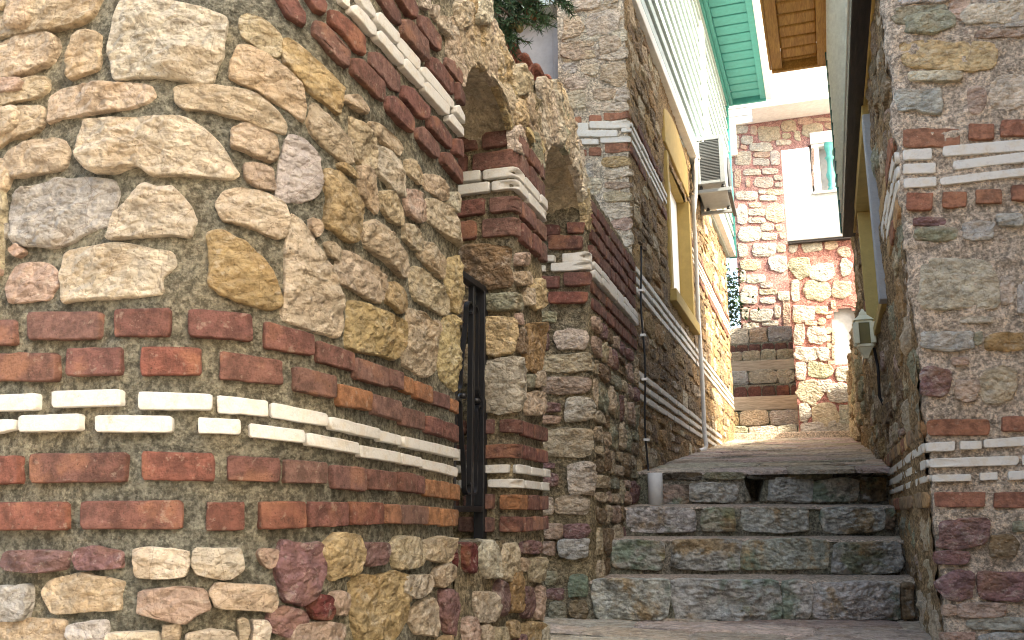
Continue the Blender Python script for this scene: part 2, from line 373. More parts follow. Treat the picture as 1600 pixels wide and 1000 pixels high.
FIN2 = mat_paint('fin_metal', (0.16, 0.17, 0.18), 0.2, 0.5, (0.12, 0.11, 0.1))
LANTERN = mat_paint('cream_metal', (0.72, 0.69, 0.50), 0.25, 0.45, (0.35, 0.3, 0.15))
GLASS = mat_paint('smoked_glass', (0.16, 0.13, 0.045), 0.4, 0.25, (0.25, 0.2, 0.08))
BLIND = mat_paint('white_blind', (0.70, 0.73, 0.78), 0.15, 0.6, (0.55, 0.55, 0.55))
TILE = mat_brick('clay_tile')

PAL = dict(C=(.555, .455, .325), W=(.62, .545, .43), O=(.48, .36, .20), G=(.49, .465, .42), g=(.33, .32, .23), P=(.25, .145, .14), p=(.50, .365, .29),
           D=(.15, .04, .04), B=(.25, .18, .115), N=(.43, .28, .14), T=(.245, .285, .215), K=(.10, .085, .065), y=(.58, .46, .26),
           r=(.165, .078, .062), R=(.195, .080, .058), o=(.28, .138, .070), m=(.180, .098, .080), d=(.145, .070, .055), b=(.30, .140, .090), S=(.56, .545, .49), w=(.66, .64, .58), Y=(.46, .395, .30), V=(.48, .445, .40))

# ------------------------------------------------------------------ masonry pieces
SEED = [11]
RINGS = {'hero': ([1, 1, .99, .972, .945, .91, .87, .82, .76, .69, .61, .52, .42, .31, .2, .1], [None, .50, .72, .86, .94, .98] + [1] * 10),
         'stone': ([1, 1, .985, .955, .91, .84, .74, .60, .46, .30, .15], [None, .50, .76, .90, .97, 1, 1, 1, 1, 1, 1]),
         'low': ([1, 1, .95, .82, .60, .30], [None, .55, .92, 1, 1, 1]),
         'brick': ([1, 1, .985, .955, .90, .72, .42], [None, .66, .90, 1, 1, 1, 1]),
         'strip': ([1, 1, .975, .93, .7], [None, .88, .98, 1, 1])}
def chaikin(p, k, c=.13):
    for _ in range(k):
        q = np.roll(p, -1, 0); p = np.stack([(1 - c) * p + c * q, c * p + (1 - c) * q], 1).reshape(-1, 2)
    return p
def resample(p, n):
    c = np.vstack([p, p[:1]]); L = np.r_[0, np.cumsum(np.hypot(*np.diff(c, axis=0).T))]
    t = np.linspace(0, L[-1], n, endpoint=False); return np.stack([np.interp(t, L, c[:, 0]), np.interp(t, L, c[:, 1])], 1)
def relief(x, y, seed, kind):
    base = fbm(x * 11, y * 17, seed, 3) * .9
    if kind in ('brick', 'strip', 'low'): return base + .55 * fbm(x * 38, y * 50, seed + 9, 2)
    th = (seed % 7 - 3) * .22; u = x * math.cos(th) + y * math.sin(th); v = -x * math.sin(th) + y * math.cos(th)
    w = fbm(u * 11, v * 20, seed + 4, 4) * 5.5; fl = np.floor(w); fr = w - fl; ledge = (fl + np.clip((fr - .35) / .3, 0, 1)) / 5.0   # split faces: flats and ledges
    return .40 * base + 1.0 * ledge + .55 * fbm(x * 42, y * 60, seed + 9, 4, .65)
EXPAND = dict(hero=.06, brick=-.03, strip=-.012, low=.03)
def piece_mesh(surf, poly, t, kind, nseg, rough, rnd, jit, chips, seed, sink=0.02, grow=0.0):
    p = np.array(poly, float)
    ar = 0.5 * np.sum(p[:, 0] * np.roll(p[:, 1], -1) - np.roll(p[:, 0], -1) * p[:, 1])
    if ar < 0: p = p[::-1]
    size = math.sqrt(abs(ar)) + 1e-6
    if kind == 'hero': nseg = int(np.clip(size * 4.4 / .0055, 44, 150))
    p = resample(chaikin(p, rnd, .055 if kind in ('brick', 'strip') else .13), nseg); c = p.mean(0)
    rough *= min(1.15, .10 + size / .18)
    d = p - c; L = np.hypot(d[:, 0], d[:, 1]) + 1e-9; short = min(np.ptp(p[:, 0]), np.ptp(p[:, 1]))
    ang = np.linspace(0, 2 * math.pi, nseg, endpoint=False)
    wob = jit * short * (vnoise(3 + 2.2 * np.cos(ang), 3 + 2.2 * np.sin(ang), seed) + 0.6 * vnoise(9 + 5 * np.cos(ang), 9 + 5 * np.sin(ang), seed + 3))
    p = c + d * (1 + wob / L + EXPAND.get(kind, .035) + grow)[:, None]; d = p - c
    rf, hf = RINGS[kind]; V = []; rs = random.Random(seed)
    if kind == 'hero':
        m = int(np.clip(size / .0085, 9, 26)); rf = [1, 1, .99, .975, .955, .93] + list(np.linspace(.90, .06, m)); hf = [None, .70, .85, .93, .98, 1] + [1] * m
    # keep rings at a constant distance from the edge on long pieces
    planes = [(rs.uniform(0, 6.28), rs.uniform(.12, .42), rs.uniform(.12, .5) * chips) for _ in range(5)]
    tilt = (rs.uniform(-.08, .08) * chips, rs.uniform(-.08, .08) * chips)
    for f, h in zip(rf, hf):
        if kind in ('brick', 'strip') and f > 0.8 and f < 1:
            ins = (1 - f) * short * 0.5 * 1.6
            q = c + np.sign(d) * np.maximum(np.abs(d) - ins, 0)
        else: q = c + d * f
        if h is None: V.append(surf.at(q[:, 0], q[:, 1], -sink)); continue
        e = q - c; H = np.full(nseg, t * h) + (e[:, 0] * tilt[0] + e[:, 1] * tilt[1])
        for a, o, g in planes:
            H = H - g * 0.35 * np.maximum(0, e[:, 0] * math.cos(a) + e[:, 1] * math.sin(a) - o * size) * (h > .5)
        am = rough * (0.35 if f > .97 else 1.0)
        H = H + am * relief(q[:, 0], q[:, 1], seed, kind)
        lo = t * min(h, .62) if kind in ('hero', 'stone') and f < 1 else .0015
        H = np.where(H < lo, lo - .25 * (lo - H), H) if f < .99 else H   # chipped edges stay proud of the pointing
        V.append(surf.at(q[:, 0], q[:, 1], np.maximum(H, 0.0015)))
    hc = t + rough * relief(np.array([c[0]]), np.array([c[1]]), seed, kind)
    V.append(surf.at(np.array([c[0]]), np.array([c[1]]), hc)); V = np.vstack(V)
    Fc = []; R = len(rf); k = np.arange(nseg)
    for i in range(R - 1):
        Fc += np.stack([i * nseg + k, i * nseg + (k + 1) % nseg, (i + 1) * nseg + (k + 1) % nseg, (i + 1) * nseg + k], 1).tolist()
    Fc += [[(R - 1) * nseg + j, (R - 1) * nseg + (j + 1) % nseg, R * nseg] for j in range(nseg)]
    return V, Fc
def tint(c, seed, a=.10):
    r = random.Random(seed * 7 + 1); g = 1 + r.uniform(-a, a); return tuple(max(.004, v * g * (1 + r.uniform(-a, a) * .35)) for v in c)
SPEC = dict(hero=('stone', 'hero', 76, .0145, 1, .05, .9), stone=('stone', 'stone', 46, .018, 1, .07, 1.0), far=('stone', 'low', 16, .016, 1, .10, .6),
            flush=('stone', 'stone', 34, .010, 1, .10, .35), brick=('brick', 'brick', 44, .0060, 1, .045, .12), farbrick=('brick', 'low', 14, .004, 1, .06, .1),
            strip=('marble_strip', 'strip', 44, .0016, 1, .05, .04), farstrip=('marble_strip', 'strip', 14, .0008, 0, .02, 0))
def piece(surf, poly, spec, color, parent, t, mat=None, name=None, rough=None, jit=None, rnd=None, nseg=None, sink=.02, grow=0.0):
    SEED[0] += 1; sd = SEED[0]; nm, kind, ns, ro, rn, ji, ch = SPEC[spec]
    v, f = piece_mesh(surf, poly, t, kind, nseg or ns, ro if rough is None else rough, rn if rnd is None else rnd, ji if jit is None else jit, ch, sd, sink, grow)
    if mat is None: mat = {'stone': STONE, 'brick': BRICK, 'marble_strip': MARBLE}[nm]
    col = PAL[color] if isinstance(color, str) else color
    return link(name or nm, v, f, mat, parent, color=tint(col, sd))
def px_piece(surf, pts, spec, color, parent, t, **k):
    return piece(surf, [surf.un(x, y) for x, y in pts], spec, color, parent, t, **k)
def rect8(x0, x1, y0, y1, j=0.10):
    """A quarry-rough rectangle: eight corners, knocked about."""
    SEED[0] += 1; r = random.Random(SEED[0]); w = x1 - x0; h = y1 - y0; m = min(w, h) * j
    f = lambda: r.uniform(-m, m)
    c = r.uniform(.3, .7); e = r.uniform(.3, .7)
    return [(x0 + abs(f()), y0 + abs(f())), (x0 + w * c, y0 + f() * .7), (x1 - abs(f()), y0 + abs(f())), (x1 + f() * .6, y0 + h * e), (x1 - abs(f()) * 1.3, y1 - abs(f())), (x0 + w * e, y1 + f() * .7), (x0 + abs(f()) * 1.3, y1 - abs(f())), (x0 + f() * .6, y0 + h * c)]
def parse(txt):
    out = []
    for ln in txt.strip().splitlines():
        a = ln.split(); nums = [float(v) for v in a[1:]]; out.append((a[0], nums))
    return out
def px_polys(surf, txt, org, sc, parent, t, spec='stone', **k):
    for c, v in parse(txt):
        pts = [(org[0] + v[i] / sc, org[1] + v[i + 1] / sc) for i in range(0, len(v), 2)]
        px_piece(surf, pts, spec, c, parent, t * random.Random(SEED[0]).uniform(.75, 1.3), **k)
def px_rects(surf, txt, org, sc, parent, t, spec='stone', j=.12, **k):
    for ent in txt.replace('\n', ';').split(';'):
        a = ent.split()
        if len(a) < 5: continue
        v = [float(q) for q in a[1:]]
        x0, x1, y0, y1 = org[0] + v[0] / sc, org[0] + v[1] / sc, org[1] + v[2] / sc, org[1] + v[3] / sc
        px_piece(surf, rect8(x0, x1, y0, y1, j), spec, a[0], parent, t * random.Random(SEED[0] + 5).uniform(.75, 1.3), **k)
def px_row(surf, txt, spec, parent, t, **k):
    """colour x0 x1 yt0 yt1 yb0 yb1 : one brick or strip in photograph pixels."""
    for c, v in parse(txt):
        x0, x1, a, b, e, f = v; m = 0.5 * (x0 + x1)
        px_piece(surf, [(x0, a), (m, .5 * (a + b)), (x1, b), (x1, f), (m, .5 * (e + f)), (x0, e)], spec, c, parent, t * random.Random(SEED[0]).uniform(.8, 1.25), **k)
def zrow(surf, s0, s1, z0, z1, wmin, wmax, gap, spec, colors, parent, t, seed, holes=(), **k):
    r = random.Random(seed); s = s0
    while s < s1 - .02:
        w = min(r.uniform(wmin, wmax), s1 - s)
        if s1 - (s + w) < wmin * .5: w = s1 - s
        a, b = s, s + w - gap; s += w
        if any(a < hb and b > ha and z0 < hd and z1 > hc for ha, hb, hc, hd in holes): continue
        if b - a < .015: continue
        dz = (z1 - z0) * .06; n = max(2, int((b - a) / .12) + 1)
        top = [(a + (b - a) * i / (n - 1), z1 + r.uniform(-dz, dz)) for i in range(n)]; bot = [(a + (b - a) * i / (n - 1), z0 + r.uniform(-dz, dz)) for i in range(n)]
        piece(surf, bot + top[::-1], spec, r.choice(colors), parent, t * r.uniform(.8, 1.25), **k)
def rubble(surf, s0, s1, z0, z1, hmin, hmax, wmin, wmax, gap, spec, colors, parent, t, seed, holes=(), zlow=None, limit=10**9, stuff=None, **k):
    """Coursed rubble between two levels; returns how many were laid."""
    r = random.Random(seed); z = z0; n = 0
    while z < z1 - .03:
        h = min(r.uniform(hmin, hmax), z1 - z)
        if z1 - (z + h) < hmin * .6: h = z1 - z
        s = s0 + r.uniform(0, wmin * .3)
        while s < s1 - .03:
            w = min(r.uniform(wmin, wmax), s1 - s)
            if s1 - (s + w) < wmin * .5: w = s1 - s
            a, b, c, d = s, s + w - gap, z, z + h - gap; s += w
            parts = [(a, b, c, d)]
            if h > hmax * .7 and r.random() < .35: m = c + (d - c) * r.uniform(.4, .6); parts = [(a, b, c, m - gap / 2), (a, b, m + gap / 2, d)]
            for q in parts:
                if any(q[0] < hb and q[1] > ha and q[2] < hd and q[3] > hc for ha, hb, hc, hd in holes): continue
                if zlow is not None and q[3] < zlow((q[0] + q[1]) / 2) + .03: continue
                if q[1] - q[0] < .02 or q[3] - q[2] < .015: continue
                piece(surf, rect8(*q, .20), spec, r.choice(colors), parent, t * r.uniform(.5, 1.5), **k); n += 1
        z += h
    return n

# ================================================================== SETTING: ground, lane, steps
XL = -0.905
KL, KR = 0.0161, 0.0270
Z_LAND = -0.45
ramp_z = lambda y: 0.235 + 0.108 * (y - 5.15)
ground = face_sheet('ground', Plane((-150, -150, -1.75), (1, 0, 0), (0, 1, 0)), 0, 300, 0, 300, 6.0, PAVING, None, amp=0.0)
tag(ground, 'dusty paved ground below the lane', 'ground', kind='structure')

def xr(y): return 0.41 + KR * (y - 3.28)
def xl(y): return XL if y < 5.15 else XL + KL * (y - 5.15)
# lower landing in front of the steps
land = thing('lower_landing', 'worn beige paved landing at the foot of the stone steps', 'landing', (-.25, 3.5, Z_LAND), kind='structure')
LP = Plane((-1.45, 1.9, Z_LAND), (1, 0, 0), (0, 1, 0))
face_sheet('landing_bed', LP, 0, 2.6, 0, 2.8, 0.02, PAVING, land, amp=.004, seed=3)
r_ = random.Random(5); yy = 0.1
while yy < 2.7:
    d = r_.uniform(.26, .42); xx = .02
    while xx < 2.5:
        w = min(r_.uniform(.35, .75), 2.58 - xx)
        piece(LP, rect8(xx, xx + w - .014, yy, yy + d - .014, .05), 'flush', tint((.54, .44, .35), SEED[0], .2), land, .009, mat=STONE_FLUSH, name='paving_stone', rough=.004, nseg=24); xx += w
    yy += d
box('landing_fill', (-1.45, 1.15, 1.9, 4.7, -1.74, Z_LAND - .012), MORTAR_S, land)
low = thing('descending_steps', 'grey stone steps going down in front of the landing', 'steps', (-.2, 1.4, -1.75), kind='structure')
for i in range(6): box('step', (-.84, 2.2, 1.9 - .28 * (i + 1), 1.898 - .28 * i, -1.74, Z_LAND - .19 * (i + 1)), MORTAR_S, low, bev=.01)

# four lower steps: (left x y z_top), (right ...)
steps = thing('lower_stairs', 'four worn rubble stone steps with green and grey stains', 'stairs', (-.25, 4.4, Z_LAND), kind='structure')
ST = [  # px y of riser bottom and top at the left end, left px x, right px x, left y, right y
    (-0.450, -0.284, 3.86, 4.27), (-0.284, -0.119, 4.20, 4.63), (-0.117, 0.036, 4.62, 5.02), (0.036, 0.232, 5.02, 5.38)]
SPX = [ # stones of each riser, zoom pixels of region (900,680) at 2.857
 "S 80 408 642 828;S 432 908 640 832;S 914 1052 655 826;S 1062 1442 650 826;B 1446 1500 660 820",
 "S 155 390 466 604;S 430 738 464 600;S 740 1128 464 604;S 1146 1452 468 622",
 "S 225 534 322 438;W 560 708 324 434;S 745 1034 320 428;S 1098 1374 320 434;B 1378 1420 325 420",
 "p 350 502 218 306;S 506 716 212 302;S 860 1056 184 302;S 1060 1262 192 300;B 1266 1385 186 298"]
for i, (zb, zt, yl, yr) in enumerate(ST):
    a = np.array([XL - .05, yl - .02]); b = np.array([.62, yr + .04]); u = b - a; L = np.hypot(*u); u = u / L; nrm = np.array([u[1], -u[0]])
    ynext = ST[i + 1] if i < 3 else None
    dep = .55 if i < 3 else .30
    S, Q = np.meshgrid(np.linspace(0, L, 90), np.r_[0, .006, .02, .05, .12, .2, .3, dep], indexing='ij')
    drop = np.where(Q < .001, .014, np.where(Q < .01, .004, 0))
    slope = .02 + (.03 if i == 2 else 0)
    if i == 3: slope = .108
    edge = .012 * fbm(S * 5, S * 0, 40 + i, 3)
    zz = zt - drop + slope * Q + .006 * fbm(S * 9, Q * 9, 50 + i, 4)
    X = a[0] + u[0] * S - nrm[0] * (Q + edge * (Q < .05)); Y = a[1] + u[1] * S - nrm[1] * (Q + edge * (Q < .05))
    st = link('step', np.stack([X, Y, zz], -1).reshape(-1, 3), grid_faces(90, 8).tolist(), PAVING, steps)
    face = Plane((a[0] - nrm[0] * .004, a[1] - nrm[1] * .004, zb - .03), (u[0], u[1], 0), (0, 0, 1))
    hl = ()
    if i == 3: s0, z0 = face.un(900 + 745 / 2.857, 680 + 305 / 2.857); s1, z1 = face.un(900 + 848 / 2.857, 680 + 178 / 2.857); hl = ((s0 + .015, s1 - .015, z0 + .01, z1 - .004),)
    face_sheet('riser_mortar', face, 0, L, 0, zt - zb + .022, .012, MORTAR_S, st, amp=.007, seed=60 + i, holes=hl)
    px_rects(face, SPX[i], (900, 680), 2.857, st, .022, j=.10, rough=.020, nseg=48, spec='hero', mat=STEPSTONE)
    box('step_core', (a[0], b[0], max(yl, yr) + .06, max(yl, yr) + .6, zb - .2, zt - .03), MORTAR_S, st)
    if i == 3:   # drain hole: dark recess with a rough stone lip
        bx = []
        s0, s1, z0, z1 = hl[0]
        for (p0, p1, q0, q1, h0, h1) in ((s0 - .02, s0, z0, z1, -.25, -.002), (s1, s1 + .02, z0, z1, -.25, -.002), (s0, s1, z1, z1 + .02, -.25, -.004), (s0, s1, z0 - .02, z0, -.25, -.004), (s0 - .02, s1 + .02, z0 - .02, z1 + .02, -.27, -.25)):
            pp = np.array(rect(p0, p1, q0, q1)); v = np.vstack([face.at(pp[:, 0], pp[:, 1], h0), face.at(pp[:, 0], pp[:, 1], h1)])
            bx.append((v.tolist(), [[3, 2, 1, 0], [4, 5, 6, 7]] + [[k, (k + 1) % 4, 4 + (k + 1) % 4, 4 + k] for k in range(4)]))
        join('drain_hole', bx, MORTAR_S, st)
        m_ = .5 * (s0 + s1)
        slab('stone', face, [(s0 - .01, z0 + .0), (s0 + .035, z0), (s0 - .002, z1 - .03)], -.04, .012, MORTAR_S, st, bev=.006)
        slab('stone', face, [(s1 + .01, z0), (s1 - .03, z0), (s1 + .002, z1 - .03)], -.04, .012, MORTAR_S, st, bev=.006)
        for q in range(5): piece(face, rect8(.20 + q * .24, .20 + q * .24 + .225, zt - zb - .012, zt - zb + .030, .1), 'stone', 'g' if q % 2 else 'K', st, .018, nseg=26)

# ramp paving behind the steps
RL = 6.75; sl = math.atan(.108)
ramp = thing('ramp_paving', 'sloping paved lane of pinkish worn slabs between the houses', 'path', (-.2, 8, ramp_z(8)), kind='structure')
RP = Plane((-1.0, 5.15, 0.235), (1, 0, 0), (0, math.cos(sl), math.sin(sl)))
face_sheet('paving_bed', RP, -.05, 1.75, .05, RL, .03, PAVING, ramp, amp=.003, base=-.006, seed=8)
r_ = random.Random(9); yy = .02
while yy < RL - .1:
    d = r_.uniform(.16, .34); xx = -.02
    while xx < 1.68:
        w = min(r_.uniform(.35, .8), 1.72 - xx)
        if w < .12: break
        piece(RP, rect8(xx, xx + w - .012, yy, yy + d - .012, .06), 'flush', tint(r_.choice([(.56, .44, .36), (.50, .42, .34), (.57, .46, .39)]), SEED[0], .2), ramp, .008, mat=STONE_FLUSH, name='paving_stone', rough=.005, nseg=22); xx += w
    yy += d

# upper flight
Y0 = 11.72; Z0 = ramp_z(11.7)
up = thing('upper_stairs', 'narrow upper flight of stone, brick and wooden steps beside the pink house', 'stairs', (-.4, 12, Z0), kind='structure')
LAY = [(690, 666, 'stone'), (666, 642, 'stone'), (642, 620, 'wood'), (620, 600, 'brick'), (600, 579, 'stone'), (579, 564, 'wood'), (564, 548, 'stone'), (548, 534, 'brick'), (534, 512, 'stone')]
zprev = Z0 - .03
lip = box('kerb', (-.98, .66, 11.42, 11.715, Z0 - .2, Z0 + .055), PAVING, up, bev=.012)
for i, (yb, yt, kd) in enumerate(LAY):
    yf = Y0 + i * .26; zt = on_y(1198, yt, yf)[2]; zb = zprev if i else Z0 - .02
    stp = box('step', (-1.3, .40, yf + .004, yf + .75, zb - .3, zt - .002), MORTAR_S, up, bev=.01)
    f = Plane((-1.02, yf - (0 if kd == 'brick' else .03), zb), (1, 0, 0), (0, 0, 1)); H = zt - zb; r_ = random.Random(70 + i); s = 0
    cols = {0: 'SWgS', 1: 'SCO', 4: 'GWS', 6: 'WCW', 8: 'WGp'}.get(i, 'Bg')
    while s < 1.4:
        if kd == 'stone': w = r_.uniform(.22, .42); piece(f, rect8(s, s + w - .015, .03, H + .006, .08), 'flush', r_.choice(cols), stp, .02, nseg=24, sink=.06); s += w
        elif kd == 'brick': w = .19; piece(f, rect(s, s + w - .018, .005, H - .03), 'farbrick', r_.choice(['r', 'd', 'R']), stp, .015); s += w
        else:
            slab('plank', f, rect(0, 1.4, .035, H + .004), -.05, .035, OLDWOOD, stp, bev=.008); break
    zprev = zt
ZTOP = zprev

# ================================================================== LEFT GARDEN WALL (rounded front, window, arches)
WIN0, WIN1, PIER1, DOOR1, HC = 2.27, 2.77, 3.14, 3.86, 5.15
gw = thing('garden_wall', 'rounded garden wall of cream stones, red bricks and white marble strips at left', 'wall', (-1.6, 1.6, -1.75))
A = Surf([(-3.6, 1.30), (XL, 1.30), (XL, WIN0), (-1.27, WIN0)], [0, .33, .035, 0])
face_sheet('mortar_face', A, 1.0, A.len, -1.75, 2.3, .0085, MORTAR_L, gw, amp=.0048, base=-.0005, seed=21)
face_sheet('mortar_face', A, 0, 1.0, -1.75, 2.3, .03, MORTAR_L, gw, amp=.004, seed=21)
prism('wall_core', [(-3.6, 1.32), (-1.2, 1.32), (-.99, 1.42), (-.93, 1.6), (-.93, 2.245), (-1.27, 2.245), (-1.27, 2.2), (-3.6, 2.2)], -1.74, 2.28, MORTAR_L, gw)
T = .0165
# stones traced in photograph zooms; colour, then outline
px_polys(A, """C 0 60 130 10 230 0 318 -6 290 55 255 78 150 100 60 110 0 120
C -40 40 0 15 70 -4 90 5 0 38
C -60 175 0 150 80 120 170 115 185 150 160 200 90 235 0 258
C 235 125 260 108 320 108 315 170 310 220 260 235 218 248 222 180
W 375 15 440 0 500 5 560 20 640 35 698 65 692 150 680 215 655 258 590 250 480 242 430 240 370 255 352 190 348 130
C -50 310 0 290 60 265 120 250 155 250 155 285 120 310 50 325 0 350
C 165 310 210 285 300 270 400 265 465 270 478 300 455 325 390 345 280 360 190 375 158 385
C -50 400 0 370 70 340 140 335 135 400 100 425 40 440 0 465
C 40 485 100 455 200 440 215 470 205 530 130 545 60 558 25 555 22 510
W 275 430 290 385 360 380 480 370 590 372 640 410 690 470 715 515 735 540 710 555 640 552 560 545 480 548 430 520 370 540 300 540 272 500
G 50 640 75 600 140 580 200 562 300 560 355 570 368 610 350 660 345 700 250 745 180 770 100 768 55 760 42 700
W 352 752 385 680 430 620 465 580 500 600 545 590 600 650 612 690 590 740 520 735 440 748
p 40 785 70 765 90 790 65 810
p 40 870 60 830 140 820 185 850 188 890 160 935 90 945 40 950 35 910
W 200 850 215 790 330 770 400 765 470 780 530 790 545 830 500 870 505 915 430 930 330 935 260 935 205 945
C -40 560 0 560 20 565 22 700 15 830 0 870 -40 860
C 552 274 640 264 720 276 790 300 860 344 890 390 886 424 820 404 740 370 660 350 580 344 552 320""", (0, 0), 2, gw, T, spec='hero')
px_polys(A, """C 50 60 75 50 130 75 178 120 172 185 120 165 60 120 45 85
C 45 145 90 150 170 210 240 275 250 340 245 385 190 350 110 290 40 260 15 245 25 190
C 25 405 60 392 155 430 165 500 140 510 70 480 20 460
p 60 515 95 510 150 530 157 600 110 590 68 565
G 180 470 200 422 250 440 290 490 300 560 285 615 240 630 190 632 160 625 162 560
W 0 600 50 590 120 605 185 640 200 690 185 740 160 745 100 720 40 700 0 690 -25 640
O -56 736 0 728 80 770 150 850 164 890 174 950 140 970 70 950 -10 920 -54 890 -40 820
C 210 676 240 700 300 800 340 910 362 1010 350 1050 300 1036 240 1020 180 990 186 880 196 760
O 180 130 200 130 260 180 320 240 355 280 355 340 350 358 290 320 230 260 185 200
C 370 300 400 300 440 345 430 362 365 320
C 265 335 280 325 340 390 385 460 390 510 370 515 320 470 270 420 258 385
C 385 370 420 385 460 430 468 480 460 530 440 530 400 490 390 430
C 450 380 480 390 530 435 545 470 535 490 490 450 455 405
W 470 460 490 465 540 510 552 560 550 620 520 600 480 550 465 510
O 350 510 370 515 405 540 410 560 385 550 350 525
O 310 530 350 540 390 590 420 650 420 710 400 755 370 745 310 700 318 630 305 570
C 415 520 440 530 470 590 478 650 470 670 430 630 415 570
C 480 600 500 600 545 650 550 690 545 705 510 690 485 650
C 560 500 580 500 612 540 615 575 600 578 562 545
p 560 590 600 600 622 640 618 690 600 695 560 665
C 620 545 650 545 690 590 692 625 670 628 620 590
C 625 620 660 625 710 660 740 700 738 750 735 770 690 740 630 690
W 695 605 720 600 740 625 735 665 715 665 692 635
C 260 685 290 690 300 720 285 745 265 715
C 435 700 470 690 520 740 560 790 568 840 550 870 500 820 440 770 432 735
C 555 700 580 705 605 740 605 785 590 785 555 750
C 605 755 640 760 690 810 690 850 680 875 640 840 600 805
C 310 755 340 760 360 790 355 820 320 800
C 355 790 380 785 440 820 490 860 490 930 475 950 420 920 350 880
O 495 885 530 882 558 920 562 970 540 980 495 940
C 575 840 600 835 650 880 695 930 700 970 685 988 640 965 590 935 572 890
y 695 810 735 800 740 900 735 980 710 965 690 900
W 605 -6 630 -6 630 35 610 25
W 640 15 660 20 662 70 645 50
W 670 50 690 60 730 110 732 150 715 140 668 85""", (350, 0), 2, gw, T, spec='hero')
px_polys(A, """O 355 35 400 50 490 95 495 140 470 205 420 190 350 175 350 110
C 515 60 560 75 592 110 590 180 590 235 570 255 540 240 505 215 505 130
C 590 90 605 95 605 125 592 125
y 620 90 650 80 672 90 672 160 670 220 655 295 610 260 600 180""", (350, 450), 1.8175, gw, T, spec='hero')
# bricks under the marble and over it
px_row(A, """m -60 32 500 500 541 541
m 47 165 488 487 533 532
r 182 270 484 482 529 528
r 294 395 483 492 528 536
r 409 486 502 524 546 558
r 489 547 531 552 566 582
m 548 599 557 575 592 607
m 600 622 575 582 603 611
o 622 638 586 592 612 618
o 643 670 594 604 622 632
m 671 698 610 618 632 641
o 699 715 622 628 642 648
r -20 95 552 551 597 597
r 109 197 545 543 589 588
R 222 317 542 544 589 588
r 341 440 548 564 594 603
m 453 518 572 588 612 625
o 521 573 599 612 635 643
m 576 620 615 627 648 659
m 620 659 634 645 664 673
r 661 682 649 655 676 682
r 681 720 656 666 682 693
R -30 40 712 711 758 757
r 53 205 708 706 756 755
R 223 337 705 707 751 753
r 353 435 711 715 752 755
m 440 507 717 722 755 757
m 511 563 725 730 764 769
r 567 613 732 737 765 768
r 618 640 736 740 768 771
r 641 657 741 744 770 773
o 658 697 747 753 776 780
o 698 717 755 758 780 783
R -10 117 784 783 830 829
r 132 289 782 781 828 828
R 321 381 784 784 830 829
R 401 472 783 783 828 826
r 477 537 783 784 824 823
R 540 592 783 785 821 820
b 595 617 787 788 819 819
m 618 661 788 790 820 820
o 662 680 791 792 821 821
o 683 717 794 796 823 822""", 'brick', gw, .015)
px_row(A, """w -30 65 620 615 644 642
w 88 196 612 609 638 635
w 221 333 613 617 641 642
w 338 417 618 627 646 652
w 419 506 629 647 653 667
w 507 585 651 670 671 687
w 586 621 672 681 689 696
w 621 712 681 702 698 717
w 713 720 702 705 718 720
w -20 30 657 656 682 672
w 38 134 650 647 676 674
w 157 273 650 651 676 677
w 310 374 653 656 678 680
w 387 470 662 673 684 693
w 472 552 676 692 696 710
w 554 620 695 707 714 724
w 620 651 708 715 725 730
w 652 720 717 731 732 746""", 'strip', gw, .014)
px_polys(A, """r 150 -10 210 -10 248 55 245 95 190 60
r 245 -10 290 -10 312 20 305 52 275 40
m 270 65 300 75 380 165 380 220 350 205 265 110
R 320 30 350 40 430 120 430 180 400 165 320 75
r 390 180 415 185 488 260 490 325 465 310 388 230
m 445 160 475 165 540 235 540 295 515 285 445 200
r 495 300 520 300 580 370 578 420 550 400 495 345
r 545 265 575 275 630 340 625 378 600 370 545 305
d 465 -10 505 -10 538 45 540 85 510 65
r 525 -10 570 -10 592 25 590 65 565 50
m 545 60 570 65 625 130 630 195 605 180 543 105
m 600 45 625 55 672 120 670 165 645 150 600 90
d 632 175 660 185 712 255 712 300 690 285 632 215
m 683 178 710 190 745 232 745 268 715 245 683 205
m 590 400 610 395 662 455 662 500 640 490 590 435
r 632 360 655 365 705 430 703 470 680 455 632 400
r 709 432 730 437 742 465 738 498 710 480
d 670 475 690 478 740 540 738 580 715 560 670 510
d 716 256 745 302 740 335 717 312""", (350, 0), 2, gw, .016, spec='brick')
px_polys(A, """w 400 -8 430 -8 457 40 452 58 420 30
w 457 45 470 42 530 110 528 140 515 135 457 70
w 530 125 540 118 603 190 602 220 590 215 528 148
w 605 210 620 210 710 320 710 340 695 335 605 230
w 708 335 718 330 745 365 745 388 735 385 708 352
w 350 -6 382 -6 380 30 360 15
w 380 25 395 18 458 90 457 118 440 110 380 42
w 458 105 470 98 542 180 540 208 525 200 460 125
w 542 188 552 185 608 250 605 278 595 272 540 212
w 608 262 620 258 690 335 688 362 675 358 610 285
w 690 362 700 358 745 405 745 430 735 428 688 378""", (350, 0), 2, gw, .015, spec='strip')
